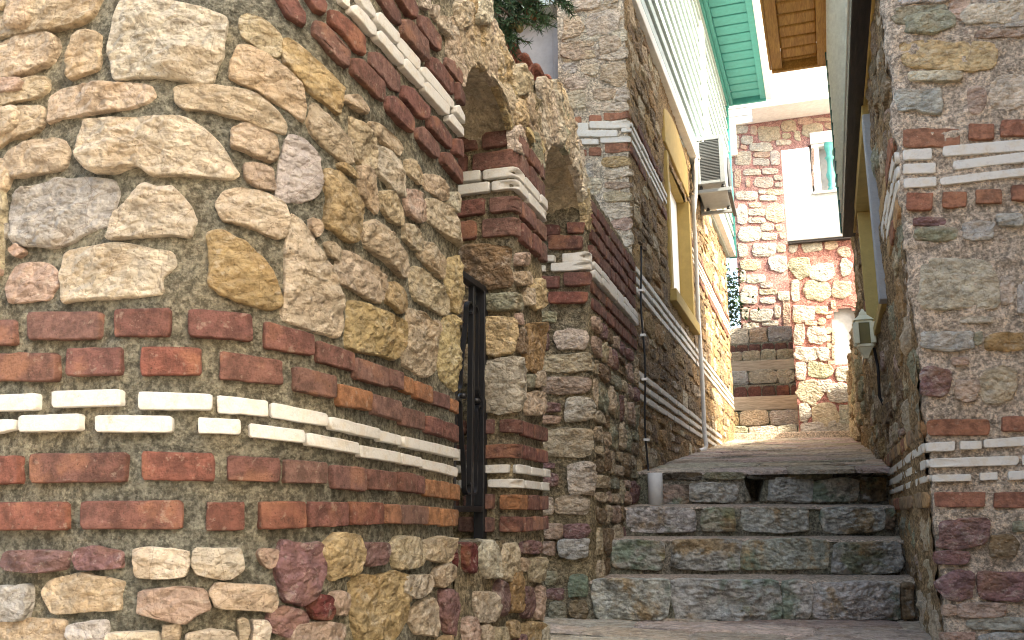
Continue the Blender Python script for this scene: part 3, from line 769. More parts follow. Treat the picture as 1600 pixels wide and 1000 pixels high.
# small rubble below the bricks
px_rects(A, """P 11 110 860 893;P 121 195 857 893;W 209 300 856 901;W 300 380 855 899;G -10 60 910 970;C 74 198 897 962;p 215 322 913 967;C 330 430 906 957
C 6 107 967 1010;W 173 250 985 1012;W 289 366 984 1012;P 435 497 842 938;O 501 557 838 907;P 559 599 846 882;C 600 658 840 893;C 658 702 841 880;D 703 745 846 896;O 540 636 897 1010
W 617 669 896 931;C 638 680 937 995;P 682 737 920 992;C 669 702 884 916;D 476 510 931 970;p 511 537 926 962;P 416 474 948 992;p 449 531 975 1010;W 388 416 967 1010;p 400 432 857 885
G 112 170 968 1005;C 255 286 972 1005;C 368 386 965 1005""", (0, 0), 1, gw, .020, j=.20, spec='hero')
sA = A.un(30, 900)[0]; sB = A.len - .36
rubble(A, sA - .5, sB, -.75, -.285, .09, .15, .12, .28, .02, 'far', 'CWPpOG', gw, .02, 31)
rubble(A, .9, sA - .1, -.45, 1.9, .09, .17, .14, .30, .03, 'far', 'CWCpG', gw, .02, 32)
rubble(A, 1.2, A.len - .5, 1.72, 2.28, .09, .15, .12, .28, .02, 'far', 'CWO', gw, .02, 33)

# wall below the window and the pier beyond it
SILLZ = A.un(719, 846)[1] * (WIN1 / WIN0) * .9
zs = Plane((XL, 0, 0), (0, 1, 0), (0, 0, 1)).un(760, 846)[1]
B = Surf([(-1.27, WIN1), (XL, WIN1), (XL, PIER1), (-1.27, PIER1)], [0, .012, .012, 0])
LOW = Surf([(XL, WIN0 - .002), (XL, PIER1 - .03), (XL - .03, PIER1 + .0), (-1.27, PIER1)], [0, .03, 0, 0])
face_sheet('mortar_face', LOW, 0, LOW.len, -1.75, zs, .01, MORTAR_G, gw, amp=.006, seed=22)
face_sheet('mortar_face', B, 0, B.len, zs - .02, 1.30, .01, MORTAR_G, gw, amp=.005, seed=23, base=-.002)
box('wall_core', (-1.26, XL - .02, WIN0 - .02, PIER1 - .02, -1.74, zs - .012), MORTAR_G, gw)
box('wall_core', (-1.26, XL - .02, WIN1 + .02, PIER1 - .02, zs - .1, 1.62), MORTAR_G, gw)
SP = Plane((-1.27, WIN0 - .01, zs), (1, 0, 0), (0, 1, 0))
face_sheet('sill', SP, 0, .365, 0, .53, .012, MORTAR_G, gw, amp=.006, seed=24)
px_rects(LOW, """D 722 742 848 895;W 747 778 846 905;C 779 806 848 905;P 809 842 846 867;C 824 849 870 910;N 792 812 892 956;P 770 792 907 962;W 740 770 921 975;O 791 809 968 997;C 749 764 977 1008;P 812 833 915 965;C 764 788 978 1008;p 722 738 965 1008
C 806 823 872 892;p 834 849 915 968;O 812 848 972 1008""", (0, 0), 1, gw, .020, j=.18)
rubble(LOW, .0, LOW.len - .3, -.80, -.36, .09, .14, .10, .22, .02, 'far', 'CWPpO', gw, .02, 34)
JB = lambda y: on_y(788, y, WIN1)[2]
b0 = B.un(700, 500)[0]; b0 = .05; b1 = B.len - .35
for k, (ya, yb) in enumerate([(205, 229), (236, 264), (308, 334), (341, 370), (655, 678), (694, 716), (772, 796), (807, 831)]):
    zrow(B, .02 + (k % 2) * .03, b1, JB(yb), JB(ya), .10, .20, .018, 'brick', 'rrmo' if k > 3 else 'rrrm', gw, .017, 100 + k)
for k, (ya, yb) in enumerate([(264, 279), (284, 299), (726, 739), (749, 762)]):
    zrow(B, .02 + (k % 2) * .05, b1, JB(yb), JB(ya), .10, .24, .008, 'strip', 'w', gw, .020, 110 + k)
cn = B.un(795, 500)[0]
for c, x0, x1, ya, yb in [('B', 722, 800, 384, 452), ('g', 755, 812, 460, 488), ('y', 757, 803, 498, 556), ('W', 757, 815, 562, 645), ('p', 722, 752, 470, 520), ('C', 722, 752, 540, 600)]:
    px_piece(B, rect8(x0, x1, ya, yb, .10), 'stone', c, gw, .026)
for c, x0, x1, ya, yb in [('p', 803, 822, 395, 416), ('C', 802, 824, 424, 446), ('y', 826, 848, 436, 482), ('C', 816, 832, 450, 478), ('B', 806, 816, 512, 552), ('N', 818, 848, 506, 578), ('g', 818, 832, 585, 606), ('C', 818, 848, 612, 650), ('C', 834, 848, 580, 606), ('p', 804, 812, 490, 508)]:
    px_piece(B, rect8(x0, x1, ya, yb, .10), 'stone', c, gw, .022, nseg=30)
rubble(B, B.len - .33, B.len, zs, 1.35, .09, .14, .10, .2, .02, 'far', 'Cgp', gw, .015, 35)

# arches: a block of wall with a curved underside
FX = Plane((XL, 0, 0), (0, 1, 0), (0, 0, 1))           # the lane face: s = y, z = z
def arch_block(name, y0, y1, spring, rise, tops, parent, seed, thick=.36):
    n = 70; ys = np.linspace(y0, y1, n); u = (ys - y0) / (y1 - y0) * 2 - 1
    zb = spring + rise * np.sqrt(np.maximum(0, 1 - u ** 2)) ** .9
    zt = np.interp(ys, [p[0] for p in tops], [p[1] for p in tops])
    m = 44; V = []
    for j in range(m):
        f = j / (m - 1); zz = zb + (zt - zb) * f
        hh = .026 * fbm(ys * 13, zz * 9, seed, 4) + .004
        V.append(np.stack([np.full(n, XL) + hh, ys, zz], -1))
    q = 14                                              # soffit
    for j in range(1, q):
        f = j / (q - 1); V.insert(0, np.stack([np.full(n, XL - thick * f), ys, zb + .045 * fbm(ys * 11, np.full(n, f * 5), seed + 2, 4)], -1))
    for j in range(1, 6):
        f = j / 5; V.append(np.stack([np.full(n, XL - thick * f), ys, zt + .006 * fbm(ys * 9, np.full(n, f * 4), seed + 3, 4)], -1))
    bk = V[0].copy(); V.append(bk); M = np.array(V); R = M.shape[0]
    i = np.arange(R - 1)[:, None] * n + np.arange(n - 1)[None, :]
    Fc = np.stack([i, i + 1, i + n + 1, i + n], -1).reshape(-1, 4)
    return link(name, M.reshape(-1, 3), Fc.tolist(), STONE, parent, color=(.56, .46, .32)), lambda y: spring + rise * math.sqrt(max(0, 1 - ((y - y0) / (y1 - y0) * 2 - 1) ** 2)) ** .9
def voussoirs(parent, y0, y1, spring, rise, out, n, seed, cols):
    r = random.Random(seed); cy = (y0 + y1) / 2; a = (y1 - y0) / 2
    for k in range(n):
        t0 = math.pi - math.pi * k / n - .01; t1 = math.pi - math.pi * (k + 1) / n + .012
        L = out * r.uniform(.8, 1.15); P = []
        for t, e in ((t0, 0), ((t0 + t1) / 2, 0), (t1, 0), (t1, 1), ((t0 + t1) / 2, 1), (t0, 1)):
            cx, cz = math.cos(t), math.sin(t)
            P.append((cy + cx * (a + e * L * .62), spring + cz * (rise + e * L * 1.0) + e * .02))
        piece(FX, P, 'stone', r.choice(cols), parent, .012 * r.uniform(.6, 1.4), rough=.02, nseg=44, jit=.08, grow=.05)
top1 = [(2.2, 1.95), (2.35, 1.80), (2.47, 1.695), (2.60, 1.66), (2.72, 1.645), (2.94, 1.617), (3.0, 1.64), (3.14, 1.73)]
arch_block('window_arch', WIN0 - .01, WIN1 + .01, 1.27, .165, top1, gw, 41)
voussoirs(gw, WIN0, WIN1, 1.27, .165, .22, 7, 42, 'CCWyO')
px_rects(FX, "C 705 735 2 44;W 738 764 -6 40;C 800 822 100 150;y 800 822 155 200", (0, 0), 1, gw, .024, j=.2)
face_sheet('mortar_face', FX, WIN1 - .01, PIER1 + .01, 1.25, 1.62, .010, MORTAR_G, gw, amp=.012, seed=25, base=.001)
rubble(FX, WIN1 + .03, PIER1 - .0, 1.40, 1.60, .08, .11, .08, .14, .012, 'stone', 'CNyC', gw, .014, 43, grow=.05)
# iron grille in the window
gr = thing('window_grille', 'black wrought iron grille with scrolls in the garden wall window', 'grille', (XL - .12, 2.52, zs))
gp = Plane((XL - .11, 0, 0), (0, 1, 0), (0, 0, 1))
ztop, zbot = 1.0, gp.un(740, 800)[1]
ztop = on_y(752, 455, WIN1 - .03)[2]
GX = XL - .11
y_a, y_b = gp.un(736, 620)[0], gp.un(752, 620)[0]
for y, w, nm, z0b in ((y_a - .30, .009, 'bar', zbot), (y_a - .15, .009, 'bar', zbot), (y_a, .010, 'bar', zbot), (y_b, .017, 'frame_bar', zs)):
    box(nm, (GX - w, GX + w, y - w, y + w, z0b, ztop), BLACK, gr, bev=.002)
box('top_rail', (GX - .016, GX + .016, WIN0 + .0, y_b + .02, ztop - .005, ztop + .018), BLACK, gr, bev=.002)
box('bottom_rail', (GX - .014, GX + .014, WIN0 + .0, y_b + .017, zbot, zbot + .018), BLACK, gr, bev=.002)
def flat_strip(name, path, w, t):
    V = []; Fc = []; P = [Vector(p) for p in path]
    for k, p in enumerate(P):
        d = (P[min(k + 1, len(P) - 1)] - P[max(k - 1, 0)]).normalized(); nrm = d.cross(Vector((1, 0, 0))).normalized()
        for sx, sn in ((-1, -1), (1, -1), (1, 1), (-1, 1)): V.append(tuple(p + Vector((sx * w / 2, 0, 0)) + nrm * sn * t / 2))
    for k in range(len(P) - 1):
        for m in range(4): Fc.append([k * 4 + m, k * 4 + (m + 1) % 4, k * 4 + 4 + (m + 1) % 4, k * 4 + 4 + m])
    Fc += [[3, 2, 1, 0], [len(V) - 4, len(V) - 3, len(V) - 2, len(V) - 1]]
    return link(name, V, Fc, BLACK, gr, smooth=False)
def s_scroll(yc, z0, z1, amp, sgn):
    P = []; R = .030
    for k in range(20): a = 4.4 * (1 - k / 19); P.append((GX, yc + sgn * (-amp + R * (.35 + .65 * k / 19) * math.cos(a) + 0), z1 - R + R * (.35 + .65 * k / 19) * math.sin(a)))
    for k in range(1, 16): t = k / 16; P.append((GX, yc + sgn * (-amp + R + (2 * amp - 2 * R) * (.5 - .5 * math.cos(math.pi * t))), z1 - R - (z1 - z0 - 2 * R) * t))
    for k in range(20): a = math.pi + 4.4 * k / 19; P.append((GX, yc + sgn * (amp + R * (1 - .65 * k / 19) * math.cos(a)), z0 + R + R * (1 - .65 * k / 19) * math.sin(a)))
    return P
zm = .5 * (zbot + ztop)
for yc, sg in ((y_a - .225, 1), (y_a - .075, -1), (.5 * (y_a + y_b), 1)):
    am = .052 if yc < y_a - .05 else .03
    flat_strip('scroll', s_scroll(yc, zm - .005, ztop - .06, am, sg), .016, .007)
    flat_strip('scroll', s_scroll(yc, zbot + .05, zm - .02, am, -sg), .016, .007)
    lathe('collar', (GX, yc, zm - .02), [(.012, 0), (.016, .008), (.012, .016)], BLACK, gr, 10)

# ================================================================== GATE ARCH AND WALL BEYOND
g2 = thing('gateway_wall', 'dark rubble wall with arched gateway and marble strips between pier and house', 'wall', (-1.1, 4.4, -1.75))
D = Surf([(-1.6, DOOR1), (XL, DOOR1), (XL, HC - .004)], [0, .014, 0])
sc_ = D.un(925, 700)[0]
face_sheet('mortar_face', D, 0, D.len, -1.0, 1.56, .012, MORTAR_G, g2, amp=.008, seed=26)
box('wall_core', (-1.3, XL - .02, DOOR1 + .02, HC - .02, -1.7, 1.55), MORTAR_G, g2)
top2 = [(3.13, 1.73), (3.25, 1.80), (3.40, 1.85), (3.50, 1.865), (3.60, 1.83), (3.68, 1.74), (3.77, 1.62), (3.88, 1.575)]
arch_block('gate_arch', PIER1 - .02, DOOR1 + .02, 1.33, .25, top2, g2, 44)
voussoirs(g2, PIER1, DOOR1, 1.33, .25, .24, 13, 45, 'CWWgy')
E_, F_, G_ = (680, 0), (680, 360), (680, 700)
px_rects(D, "d 415 490 880 925;r 515 582 870 915;d 440 580 922 980", E_, 2.5, g2, .02, spec='brick', j=.05)
px_rects(D, "r 412 490 180 228;d 505 592 168 222;R 443 590 242 290", F_, 2.5, g2, .022, spec='brick', j=.05)
px_rects(D, "w 408 472 101 126;w 500 598 94 130;w 396 435 140 164;w 455 595 131 164", F_, 2.5, g2, .026, spec='strip', j=.03)
px_rects(D, "g 412 475 320 362;W 470 592 388 468;C 415 610 480 555;p 400 600 572 640;W 510 610 655 750;P 410 490 675 712;p 410 490 725 755;C 400 612 778 890;P 415 450 370 395;P 420 446 402 470", F_, 2.5, g2, .024)
px_rects(D, "W 690 835 78 250;P 550 622 78 108;P 545 642 132 205;W 540 615 252 350;C 620 800 252 350;p 548 670 390 478;P 672 800 392 475;G 635 800 466 575;T 700 800 660 780;P 580 672 730 790;B 700 800 790 890;g 600 690 800 890;g 575 640 640 712;p 560 630 482 560", G_, 3.334, g2, .022)
JD = lambda y: on_y(915, y, DOOR1)[2]
s1 = sc_ + .03
bandz = []
for k, (ya, yb) in enumerate([(300, 318), (324, 342), (348, 366), (372, 392), (432, 450), (457, 476)]):
    zrow(D, s1, D.len, JD(yb), JD(ya), .10, .20, .016, 'brick', 'rrdm', g2, .016, 120 + k, nseg=20)
for k, (ya, yb) in enumerate([(400, 411), (413, 426)]):
    zrow(D, s1, D.len, JD(yb), JD(ya), .12, .22, .010, 'strip', 'w', g2, .026, 130 + k, nseg=18)
rubble(D, s1, D.len, -.45, JD(480), .09, .16, .10, .26, .018, 'stone', 'CCgPpCB', g2, .018, 46, nseg=26, rough=.018)
rubble(D, s1, D.len, JD(297), 1.545, .05, .08, .10, .2, .014, 'stone', 'CgWB', g2, .026, 47, nseg=24)

# ================================================================== LEFT STONE HOUSE
YH1 = 11.80
xh1 = XL + KL * (YH1 - HC)
lh = thing('stone_house', 'tall stone house with pale green siding storey and teal eaves on the left', 'house', (-2.2, 8, -1.0))
Hs = Surf([(-1.37, HC), (XL, HC), (xh1, YH1), (xh1 - .5, YH1)], [0, .02, .05, 0])
cH = Hs.un(990, 300)[0]; cH = .47
WS = lambda y: cH + (y - HC)          # lane-face s of a given y
win_h = (WS(6.66), WS(7.82), 1.70, 2.86)
face_sheet('front_mortar', Hs, 0, .46, .6, 3.6, .015, MORTAR_C, lh, amp=.005, seed=27)
face_sheet('lane_mortar', Hs, .455, Hs.len, -.4, 3.52, .022, MORTAR_H, lh, amp=.012, seed=28, holes=(win_h,))
prism('wall_core', [(-1.36, HC + .25), (XL - .10, HC + .25), (xh1 - .12, YH1 - .05), (-1.36, YH1 - .05)], -1.7, 3.5, MORTAR_H, lh)
prism('wall_core', [(-1.36, HC + .03), (XL - .03, HC + .03), (XL - .03, HC + .24), (-1.36, HC + .24)], -1.7, 5.7, MORTAR_C, lh)
def ylist(pairs, X): return [(on_y(X, b, HC)[2], on_y(X, a, HC)[2]) for a, b in pairs]
px_rects(Hs, "b 545 572 456 490;b 600 650 450 480;b 656 762 441 472;b 572 592 585 610;b 600 650 576 610;b 660 766 559 600", E_, 2.5, lh, .008, spec='brick', j=.06)
px_rects(Hs, "w 545 600 483 515;w 602 758 476 504;w 550 716 512 538;w 728 759 504 520;w 556 640 546 568;w 645 760 537 560", E_, 2.5, lh, .016, spec='strip', j=.03)
px_rects(Hs, "W 490 600 60 110;C 600 740 20 95;W 490 560 125 165;W 570 745 110 170;C 490 620 180 230;W 625 750 180 235;G 495 560 245 290;W 570 640 245 300;C 650 755 245 330;W 500 600 300 350;C 610 700 340 395;W 500 590 360 420;W 600 755 400 436;W 705 760 345 395;O 655 765 612 650;W 660 768 660 700;p 665 770 708 740;C 660 772 750 790;W 668 772 800 850;G 590 620 640 690;W 590 650 700 760;p 690 772 855 900;W 700 775 905 960", E_, 2.5, lh, .007, spec='flush', j=.22, mat=STONE_FLUSH, rough=.014, grow=.03)
rubble(Hs, .02, .44, 2.95, 3.58, .12, .2, .14, .3, .02, 'flush', 'WCW', lh, .012, 50, mat=STONE_FLUSH)
rubble(Hs, .02, .44, .7, 1.45, .12, .2, .14, .3, .02, 'flush', 'WCW', lh, .012, 51, mat=STONE_FLUSH)
lowH = lambda s: ramp_z(HC + s - cH)
bands = [(2.475, 2.445), (2.415, 2.385), (2.355, 2.325), (1.50, 1.465), (1.435, 1.40), (1.37, 1.335), (.845, .81), (.775, .742), (.71, .675)]
hole2 = (win_h[0] - .08, win_h[1] + .08, win_h[2] - .12, 3.42)
for k, (zt, zb) in enumerate(bands):
    s_hi = WS(9.9) if k > 5 else Hs.len - .55
    zrow(Hs, cH + .008 if k < 3 else cH + .0, s_hi, zb, zt, .22, .42, .012, 'farstrip', 'w', lh, .013, 140 + k, holes=(hole2,), nseg=16)
for k, (zt, zb) in enumerate([(2.56, 2.50), (2.30, 2.24)]):
    zrow(Hs, cH, Hs.len - .55, zb, zt, .18, .3, .03, 'farbrick', 'dBr', lh, .016, 155 + k, holes=(hole2,))
for z0, z1, sd in ((.1, .66, 52), (.86, 1.32, 53), (1.52, 2.22, 54), (2.58, 3.46, 55)):
    rubble(Hs, cH + .02, Hs.len - .53, z0, z1, .11, .18, .20, .42, .025, 'far', 'BCNCBBBN', lh, .010, sd, holes=(hole2,), zlow=lowH, rough=.020)
# lane window with yellow surround
wi = thing('house_window', 'yellow framed window with white blind on the left house wall', 'window', Hs.at(win_h[0] + .5, win_h[2], 0))
wi.parent = lh; wi.matrix_parent_inverse = Matrix.Translation(-lh.location); wi['_w'] = list(wi.location)
for k in ('label', 'category'): del wi[k]
a0, a1, z0, z1 = win_h
slab('window_blind', Hs, rect(a0 - .02, a1 + .02, z0 - .02, z1 + .02), -.14, -.09, BLIND, wi)
for nm, q in (('jamb', rect(a0 - .09, a0, z0 - .02, z1)), ('jamb', rect(a1, a1 + .09, z0 - .02, z1)), ('sill', rect(a0 - .12, a1 + .12, z0 - .10, z0)), ):
    slab(nm, Hs, q, -.13, .025 if nm == 'jamb' else .06, YELLOW, wi, bev=.006)
ped = [(a0 - .09, z1 + .07), (a1 + .09, z1 + .07), (a1 + .09, z1 + .36)] + [(a1 + .09 - (a1 - a0 + .18) * t, z1 + .36 + .13 * math.sin(math.pi * t) ** .8) for t in np.linspace(.06, .94, 12)] + [(a0 - .09, z1 + .36)]
slab('pediment', Hs, ped, -.10, .018, YELLOW, wi, bev=.008)
slab('lintel', Hs, rect(a0 - .02, a1 + .02, z1 - .01, z1 + .068), -.13, -.02, YELLOW, wi)
slab('window_post', Hs, rect((a0 + a1) / 2 - .03, (a0 + a1) / 2 + .03, z0, z1 - .012), -.088, -.06, WHITE, wi, bev=.004)

# upper storey siding, each board a piece
P0 = np.array([-.912, 4.95]); P1 = np.array([-.70, YH1 + .05]); dS = (P1 - P0) / np.hypot(*(P1 - P0)); LS = np.hypot(*(P1 - P0))
SF = Plane((P0[0], P0[1], 3.50), (dS[0], dS[1], 0), (0, 0, 1))
box_u = (-4.3, -1.0, HC + .3, YH1 - .05, 3.45, 5.85)
prism('upper_core', [(-4.3, HC + .02), (-.95, HC + .02), (-.74, YH1 - .02), (-4.3, YH1 - .02)], 3.42, 5.80, SIDING, lh)
slab('siding_trim', SF, rect(0, LS, -.05, .05), -.04, .035, WHITE, lh, bev=.006)
nb = 13; bh = 2.32 / nb
for k in range(nb):
    z = .055 + k * bh
    v = np.vstack([SF.at([0, LS, LS, 0], [z, z, z + bh - .012, z + bh - .012], [.034, .034, .012, .012]), SF.at([0, LS, LS, 0], [z, z, z + bh - .004, z + bh - .004], -.02)])
    link('siding_board', v, [[0, 1, 2, 3], [7, 6, 5, 4], [0, 4, 5, 1], [1, 5, 6, 2], [2, 6, 7, 3], [3, 7, 4, 0]], SIDING, lh, smooth=False)
slab('corner_trim', SF, rect(LS, LS + .08, -.05, 2.38), -.06, .05, TEAL, lh, bev=.006)
box('soffit_return', (-2.2, -.72, YH1 + .06, YH1 + .32, 5.86, 5.92), TEAL, lh)
# white painted window frame and opened shutter on the siding
uw = slab('window_frame', SF, rect(4.05, 4.25, .42, 1.9), .02, .06, WHITE, lh, bev=.006)
pts = SF.at(np.array([4.27, 4.27]), np.array([.95, 1.9]), .03)
# teal eave: soffit boards across, edge mouldings along
EX0 = lambda y: np.interp(y, [4.9, 12.1], [P0[0] - .01, P1[0] + .01]); EX1 = lambda y: np.interp(y, [4.9, 12.1], [-.20, -.045])
ZE = 5.86; y = 4.6
while y < 12.0:
    y2 = min(y + .225, 12.05)
    prism('soffit_board', [(EX0(y) + .10, y), (EX1(y) - .10, y), (EX1(y2) - .10, y2 - .022), (EX0(y2) + .10, y2 - .022)], ZE, ZE + .03, TEAL, lh, bev=.012); y = y2
EA = lambda f, y: EX0(y) + f if f >= 0 else EX1(y) + f
for nm, fa, fb, za, zb, mt in (('eave_moulding', .0, .05, -.10, .02, TEAL), ('eave_moulding', .052, .10, -.05, .02, TEAL), ('eave_moulding', -.16, -.082, -.03, .02, TEAL), ('fascia', -.08, -.001, -.05, .12, WHITE)):
    prism(nm, [(EA(fa, 4.6), 4.6), (EA(fb, 4.6) if fb > 0 else EX1(4.6) + fb, 4.6), (EA(fb, 12.07) if fb > 0 else EX1(12.07) + fb, 12.07), (EA(fa, 12.07), 12.07)], ZE + za, ZE + zb, mt, lh, bev=.005)
box('eave_end', (EX0(12.1) + .0, EX1(12.1) - .082, 12.072, 12.12, ZE - .05, ZE + .10), TEAL, lh, bev=.005)
rv = [(-.26, 4.5, ZE + .125), (-.12, 12.1, ZE + .125), (-2.4, 12.15, ZE + .95), (-2.4, 4.5, ZE + .95), (-4.8, 4.5, ZE + .1), (-4.8, 12.15, ZE + .1)]
rv2 = rv + [(x, y_, z + .07) for x, y_, z in rv]
link('roof', rv2, [[0, 3, 2, 1], [3, 4, 5, 2], [6, 7, 8, 9], [9, 8, 11, 10], [0, 1, 7, 6], [4, 10, 11, 5], [0, 6, 9, 3], [3, 9, 10, 4], [1, 2, 8, 7], [2, 5, 11, 8]], TILE, lh, smooth=False, color=(.35, .13, .08))

# ================================================================== RIGHT STONE HOUSE
YR1 = 11.55; YM = 7.3
rh = thing('right_house', 'weathered stone house with marble strips and dark overhanging bay on the right', 'house', (2.0, 6, -1.0))
Rs = Surf([(xr(YR1), YR1), (.41, 3.28), (4.2, 3.28)], [0, .03, 0])
sR = np.hypot(xr(YR1) - .41, YR1 - 3.28)              # s of the corner
RS = lambda y: sR - (y - 3.28)
win_r = (RS(5.75), RS(4.42), 1.02, 1.90)
face_sheet('front_mortar', Rs, sR - .09, sR + 1.3, -1.75, 2.6, .010, MORTAR_R, rh, amp=.010, seed=29)
face_sheet('front_mortar', Rs, sR + 1.3, Rs.len, -1.75, 2.6, .08, MORTAR_R, rh, amp=.010, seed=29)
face_sheet('front_mortar', Rs, sR - .03, Rs.len, 2.6, 4.95, .08, MORTAR_R, rh, amp=.010, seed=29)
lm = face_sheet('lane_mortar', Rs, RS(YM), sR - .02, -.6, 3.4, .018, MORTAR_H, rh, amp=.013, base=.004, seed=30, holes=(win_r,))
face_sheet('lane_mortar', Rs, 0, RS(YM), .3, 1.67, .03, MORTAR_H, rh, amp=.02, seed=30)
prism('wall_core', [(xr(YM) + .16, YM), (.41 + .16, 3.31), (4.2, 3.31), (4.2, YM)], -1.7, 4.95, MORTAR_R, rh)
prism('rear_sky_blocker', [(-4.5, -6.6), (4.2, -6.6), (4.2, -5.2), (-4.5, -5.2)], -1.7, 4.2, MORTAR_R, rh)  # unseen block added behind the camera; cuts low sky light on front walls
prism('side_sun_blocker', [(2.0, -.4), (4.2, -.4), (4.2, 3.27), (2.0, 3.27)], -1.7, 4.2, MORTAR_R, rh)  # added unseen block, not part of the house; keeps sun off the foreground
prism('boundary_wall_core', [(xr(YR1) + .03, YR1 - .01), (xr(YM) + .03, YM + .002), (1.0, YM + .002), (1.0, YR1 - .01)], -1.0, 1.65, MORTAR_R, rh)
R3, R4, R5 = (1280, 0), (1280, 350), (1300, 650)
px_rects(Rs, "b 322 555 503 580;b 580 685 486 550;b 703 830 470 540;b 340 445 755 826;b 478 578 750 815;b 608 715 740 800;b 748 840 724 788", R3, 2.5, rh, .012, spec='brick', j=.05)
px_row(Rs, """w 1411 1456 236 233 252 250
w 1472 1620 230 217 246 236
w 1412 1462 258 256 274 272
w 1488 1620 253 236 267 252
w 1414 1463 281 278 296 293
w 1467 1620 279 261 291 274""", 'strip', rh, .012)
px_rects(Rs, "g 288 500 18 108;p 505 635 -5 88;G 622 830 -5 118;y 312 690 158 272;G 298 480 338 448;W 655 830 292 428;p 572 650 342 448;p 560 800 120 150;W 350 560 280 325;g 370 540 888 945;G 690 800 830 890;P 365 490 850 885;G 560 690 860 940", R3, 2.5, rh, .012, spec='flush', j=.16, mat=STONE_FLUSH)
px_rects(Rs, "W 436 798 158 398;W 806 872 235 370;g 432 608 22 80;N 740 930 488 568;C 725 878 640 800;P 452 590 640 775;G 456 690 472 560;W 630 778 416 445;p 590 668 592 634;G 880 930 260 400;p 600 720 690 790;g 690 730 480 540", R4, 2.857, rh, .013, spec='flush', j=.14, mat=STONE_FLUSH)
px_rects(Rs, "b 425 706 12 90;b 752 900 2 72;b 458 688 336 410;b 716 900 338 412", R5, 2.857, rh, .013, spec='brick', j=.05)
px_row(Rs, """w 1452 1491 692 690 706 705
w 1499 1533 690 689 703 702
w 1536 1620 687 681 700 696
w 1454 1592 717 712 731 727
w 1596 1620 712 710 727 725
w 1459 1517 742 741 753 752
w 1530 1558 739 738 751 750
w 1574 1620 737 734 751 748""", 'strip', rh, .014)
px_rects(Rs, "P 470 705 452 586;P 472 610 602 668;B 692 830 522 640;P 492 640 695 820;P 645 900 690 825;p 562 780 832 896;G 600 900 898 958;p 500 640 965 1050;G 650 900 970 1060;g 800 900 470 520;p 500 560 840 890", R5, 2.857, rh, .014, spec='flush', j=.16, mat=STONE_FLUSH)
rubble(Rs, sR + .02, sR + 1.25, -1.0, -.46, .12, .2, .2, .4, .03, 'flush', 'PpGg', rh, .014, 56, mat=STONE_FLUSH)
rubble(Rs, sR + .02, sR + 1.25, 1.75, 2.5, .12, .2, .2, .4, .03, 'flush', 'pGgW', rh, .014, 57, mat=STONE_FLUSH)
JR = lambda y: on_y(1412, y, 3.28)[2]; JR2 = lambda y: on_y(1452, y, 3.28)[2]
rowsR = [(JR(252), JR(234), 'farstrip'), (JR(274), JR(257), 'farstrip'), (JR(296), JR(280), 'farstrip'), (JR2(706), JR2(692), 'farstrip'), (JR2(731), JR2(717), 'farstrip'), (JR2(753), JR2(742), 'farstrip'), (JR(232), JR(203), 'farbrick'), (JR(330), JR(302), 'farbrick'), (JR2(681), JR2(655), 'farbrick'), (JR2(793), JR2(767), 'farbrick')]
holeR = (win_r[0] - .14, win_r[1] + .14, win_r[2] - .16, win_r[3] + .3)
lowR = lambda s: ramp_z(3.28 + sR - s) if 3.28 + sR - s > 5.2 else -.45
for k, (z0, z1, sp) in enumerate(rowsR):
    if sp == 'farbrick':
        zrow(Rs, RS(YM), sR - .01, z0, z1, .16, .28, .025, sp, 'bBN', rh, .014, 160 + k, holes=(holeR,))
    else: zrow(Rs, RS(YM), sR + .0, z0, z1, .16, .32, .010, 'farstrip', 'w', rh, .011, 160 + k, holes=(holeR,), nseg=16)
for z0, z1, sd in ((-.45, JR2(795), 58), (JR2(652), JR(334), 59), (JR(200), 2.0, 60)):
    rubble(Rs, RS(YM), sR - .005, z0, z1, .12, .22, .18, .44, .022, 'far', 'BCNBpCgB', rh, .011, sd, holes=(holeR,), zlow=lowR, rough=.022, nseg=18)
rubble(Rs, .02, RS(YM), .7, 1.65, .16, .26, .3, .55, .03, 'far', 'BCgC', rh, .03, 61, rough=.03)
wr = thing('house_window', '', '', Rs.at(win_r[0], win_r[2], 0)); wr.parent = rh; wr.matrix_parent_inverse = Matrix.Translation(-rh.location); wr['_w'] = list(wr.location)
a0, a1, z0, z1 = win_r
slab('window_blind', Rs, rect(a0 - .02, a1 + .02, z0 - .02, z1 + .02), -.12, -.07, BLIND, wr)
for nm, q, m_, h in (('jamb', rect(a0 - .06, a0, z0, z1), YELLOW, .025), ('jamb', rect(a1, a1 + .07, z0 - .02, z1), YELLOW, .03), ('sill', rect(a0 - .06, a1 + .07, z0 - .05, z0), YELLOW, .028), ('lintel', rect(a0 - .10, a1 + .10, z1, z1 + .08), YELLOW, .035)):
    slab(nm, Rs, q, -.12, h, m_, wr, bev=.005)
slab('reveal', Rs, rect(a1 + .072, a1 + .17, z0 - .05, z1), -.05, .04, GREYREND, wr, bev=.005)
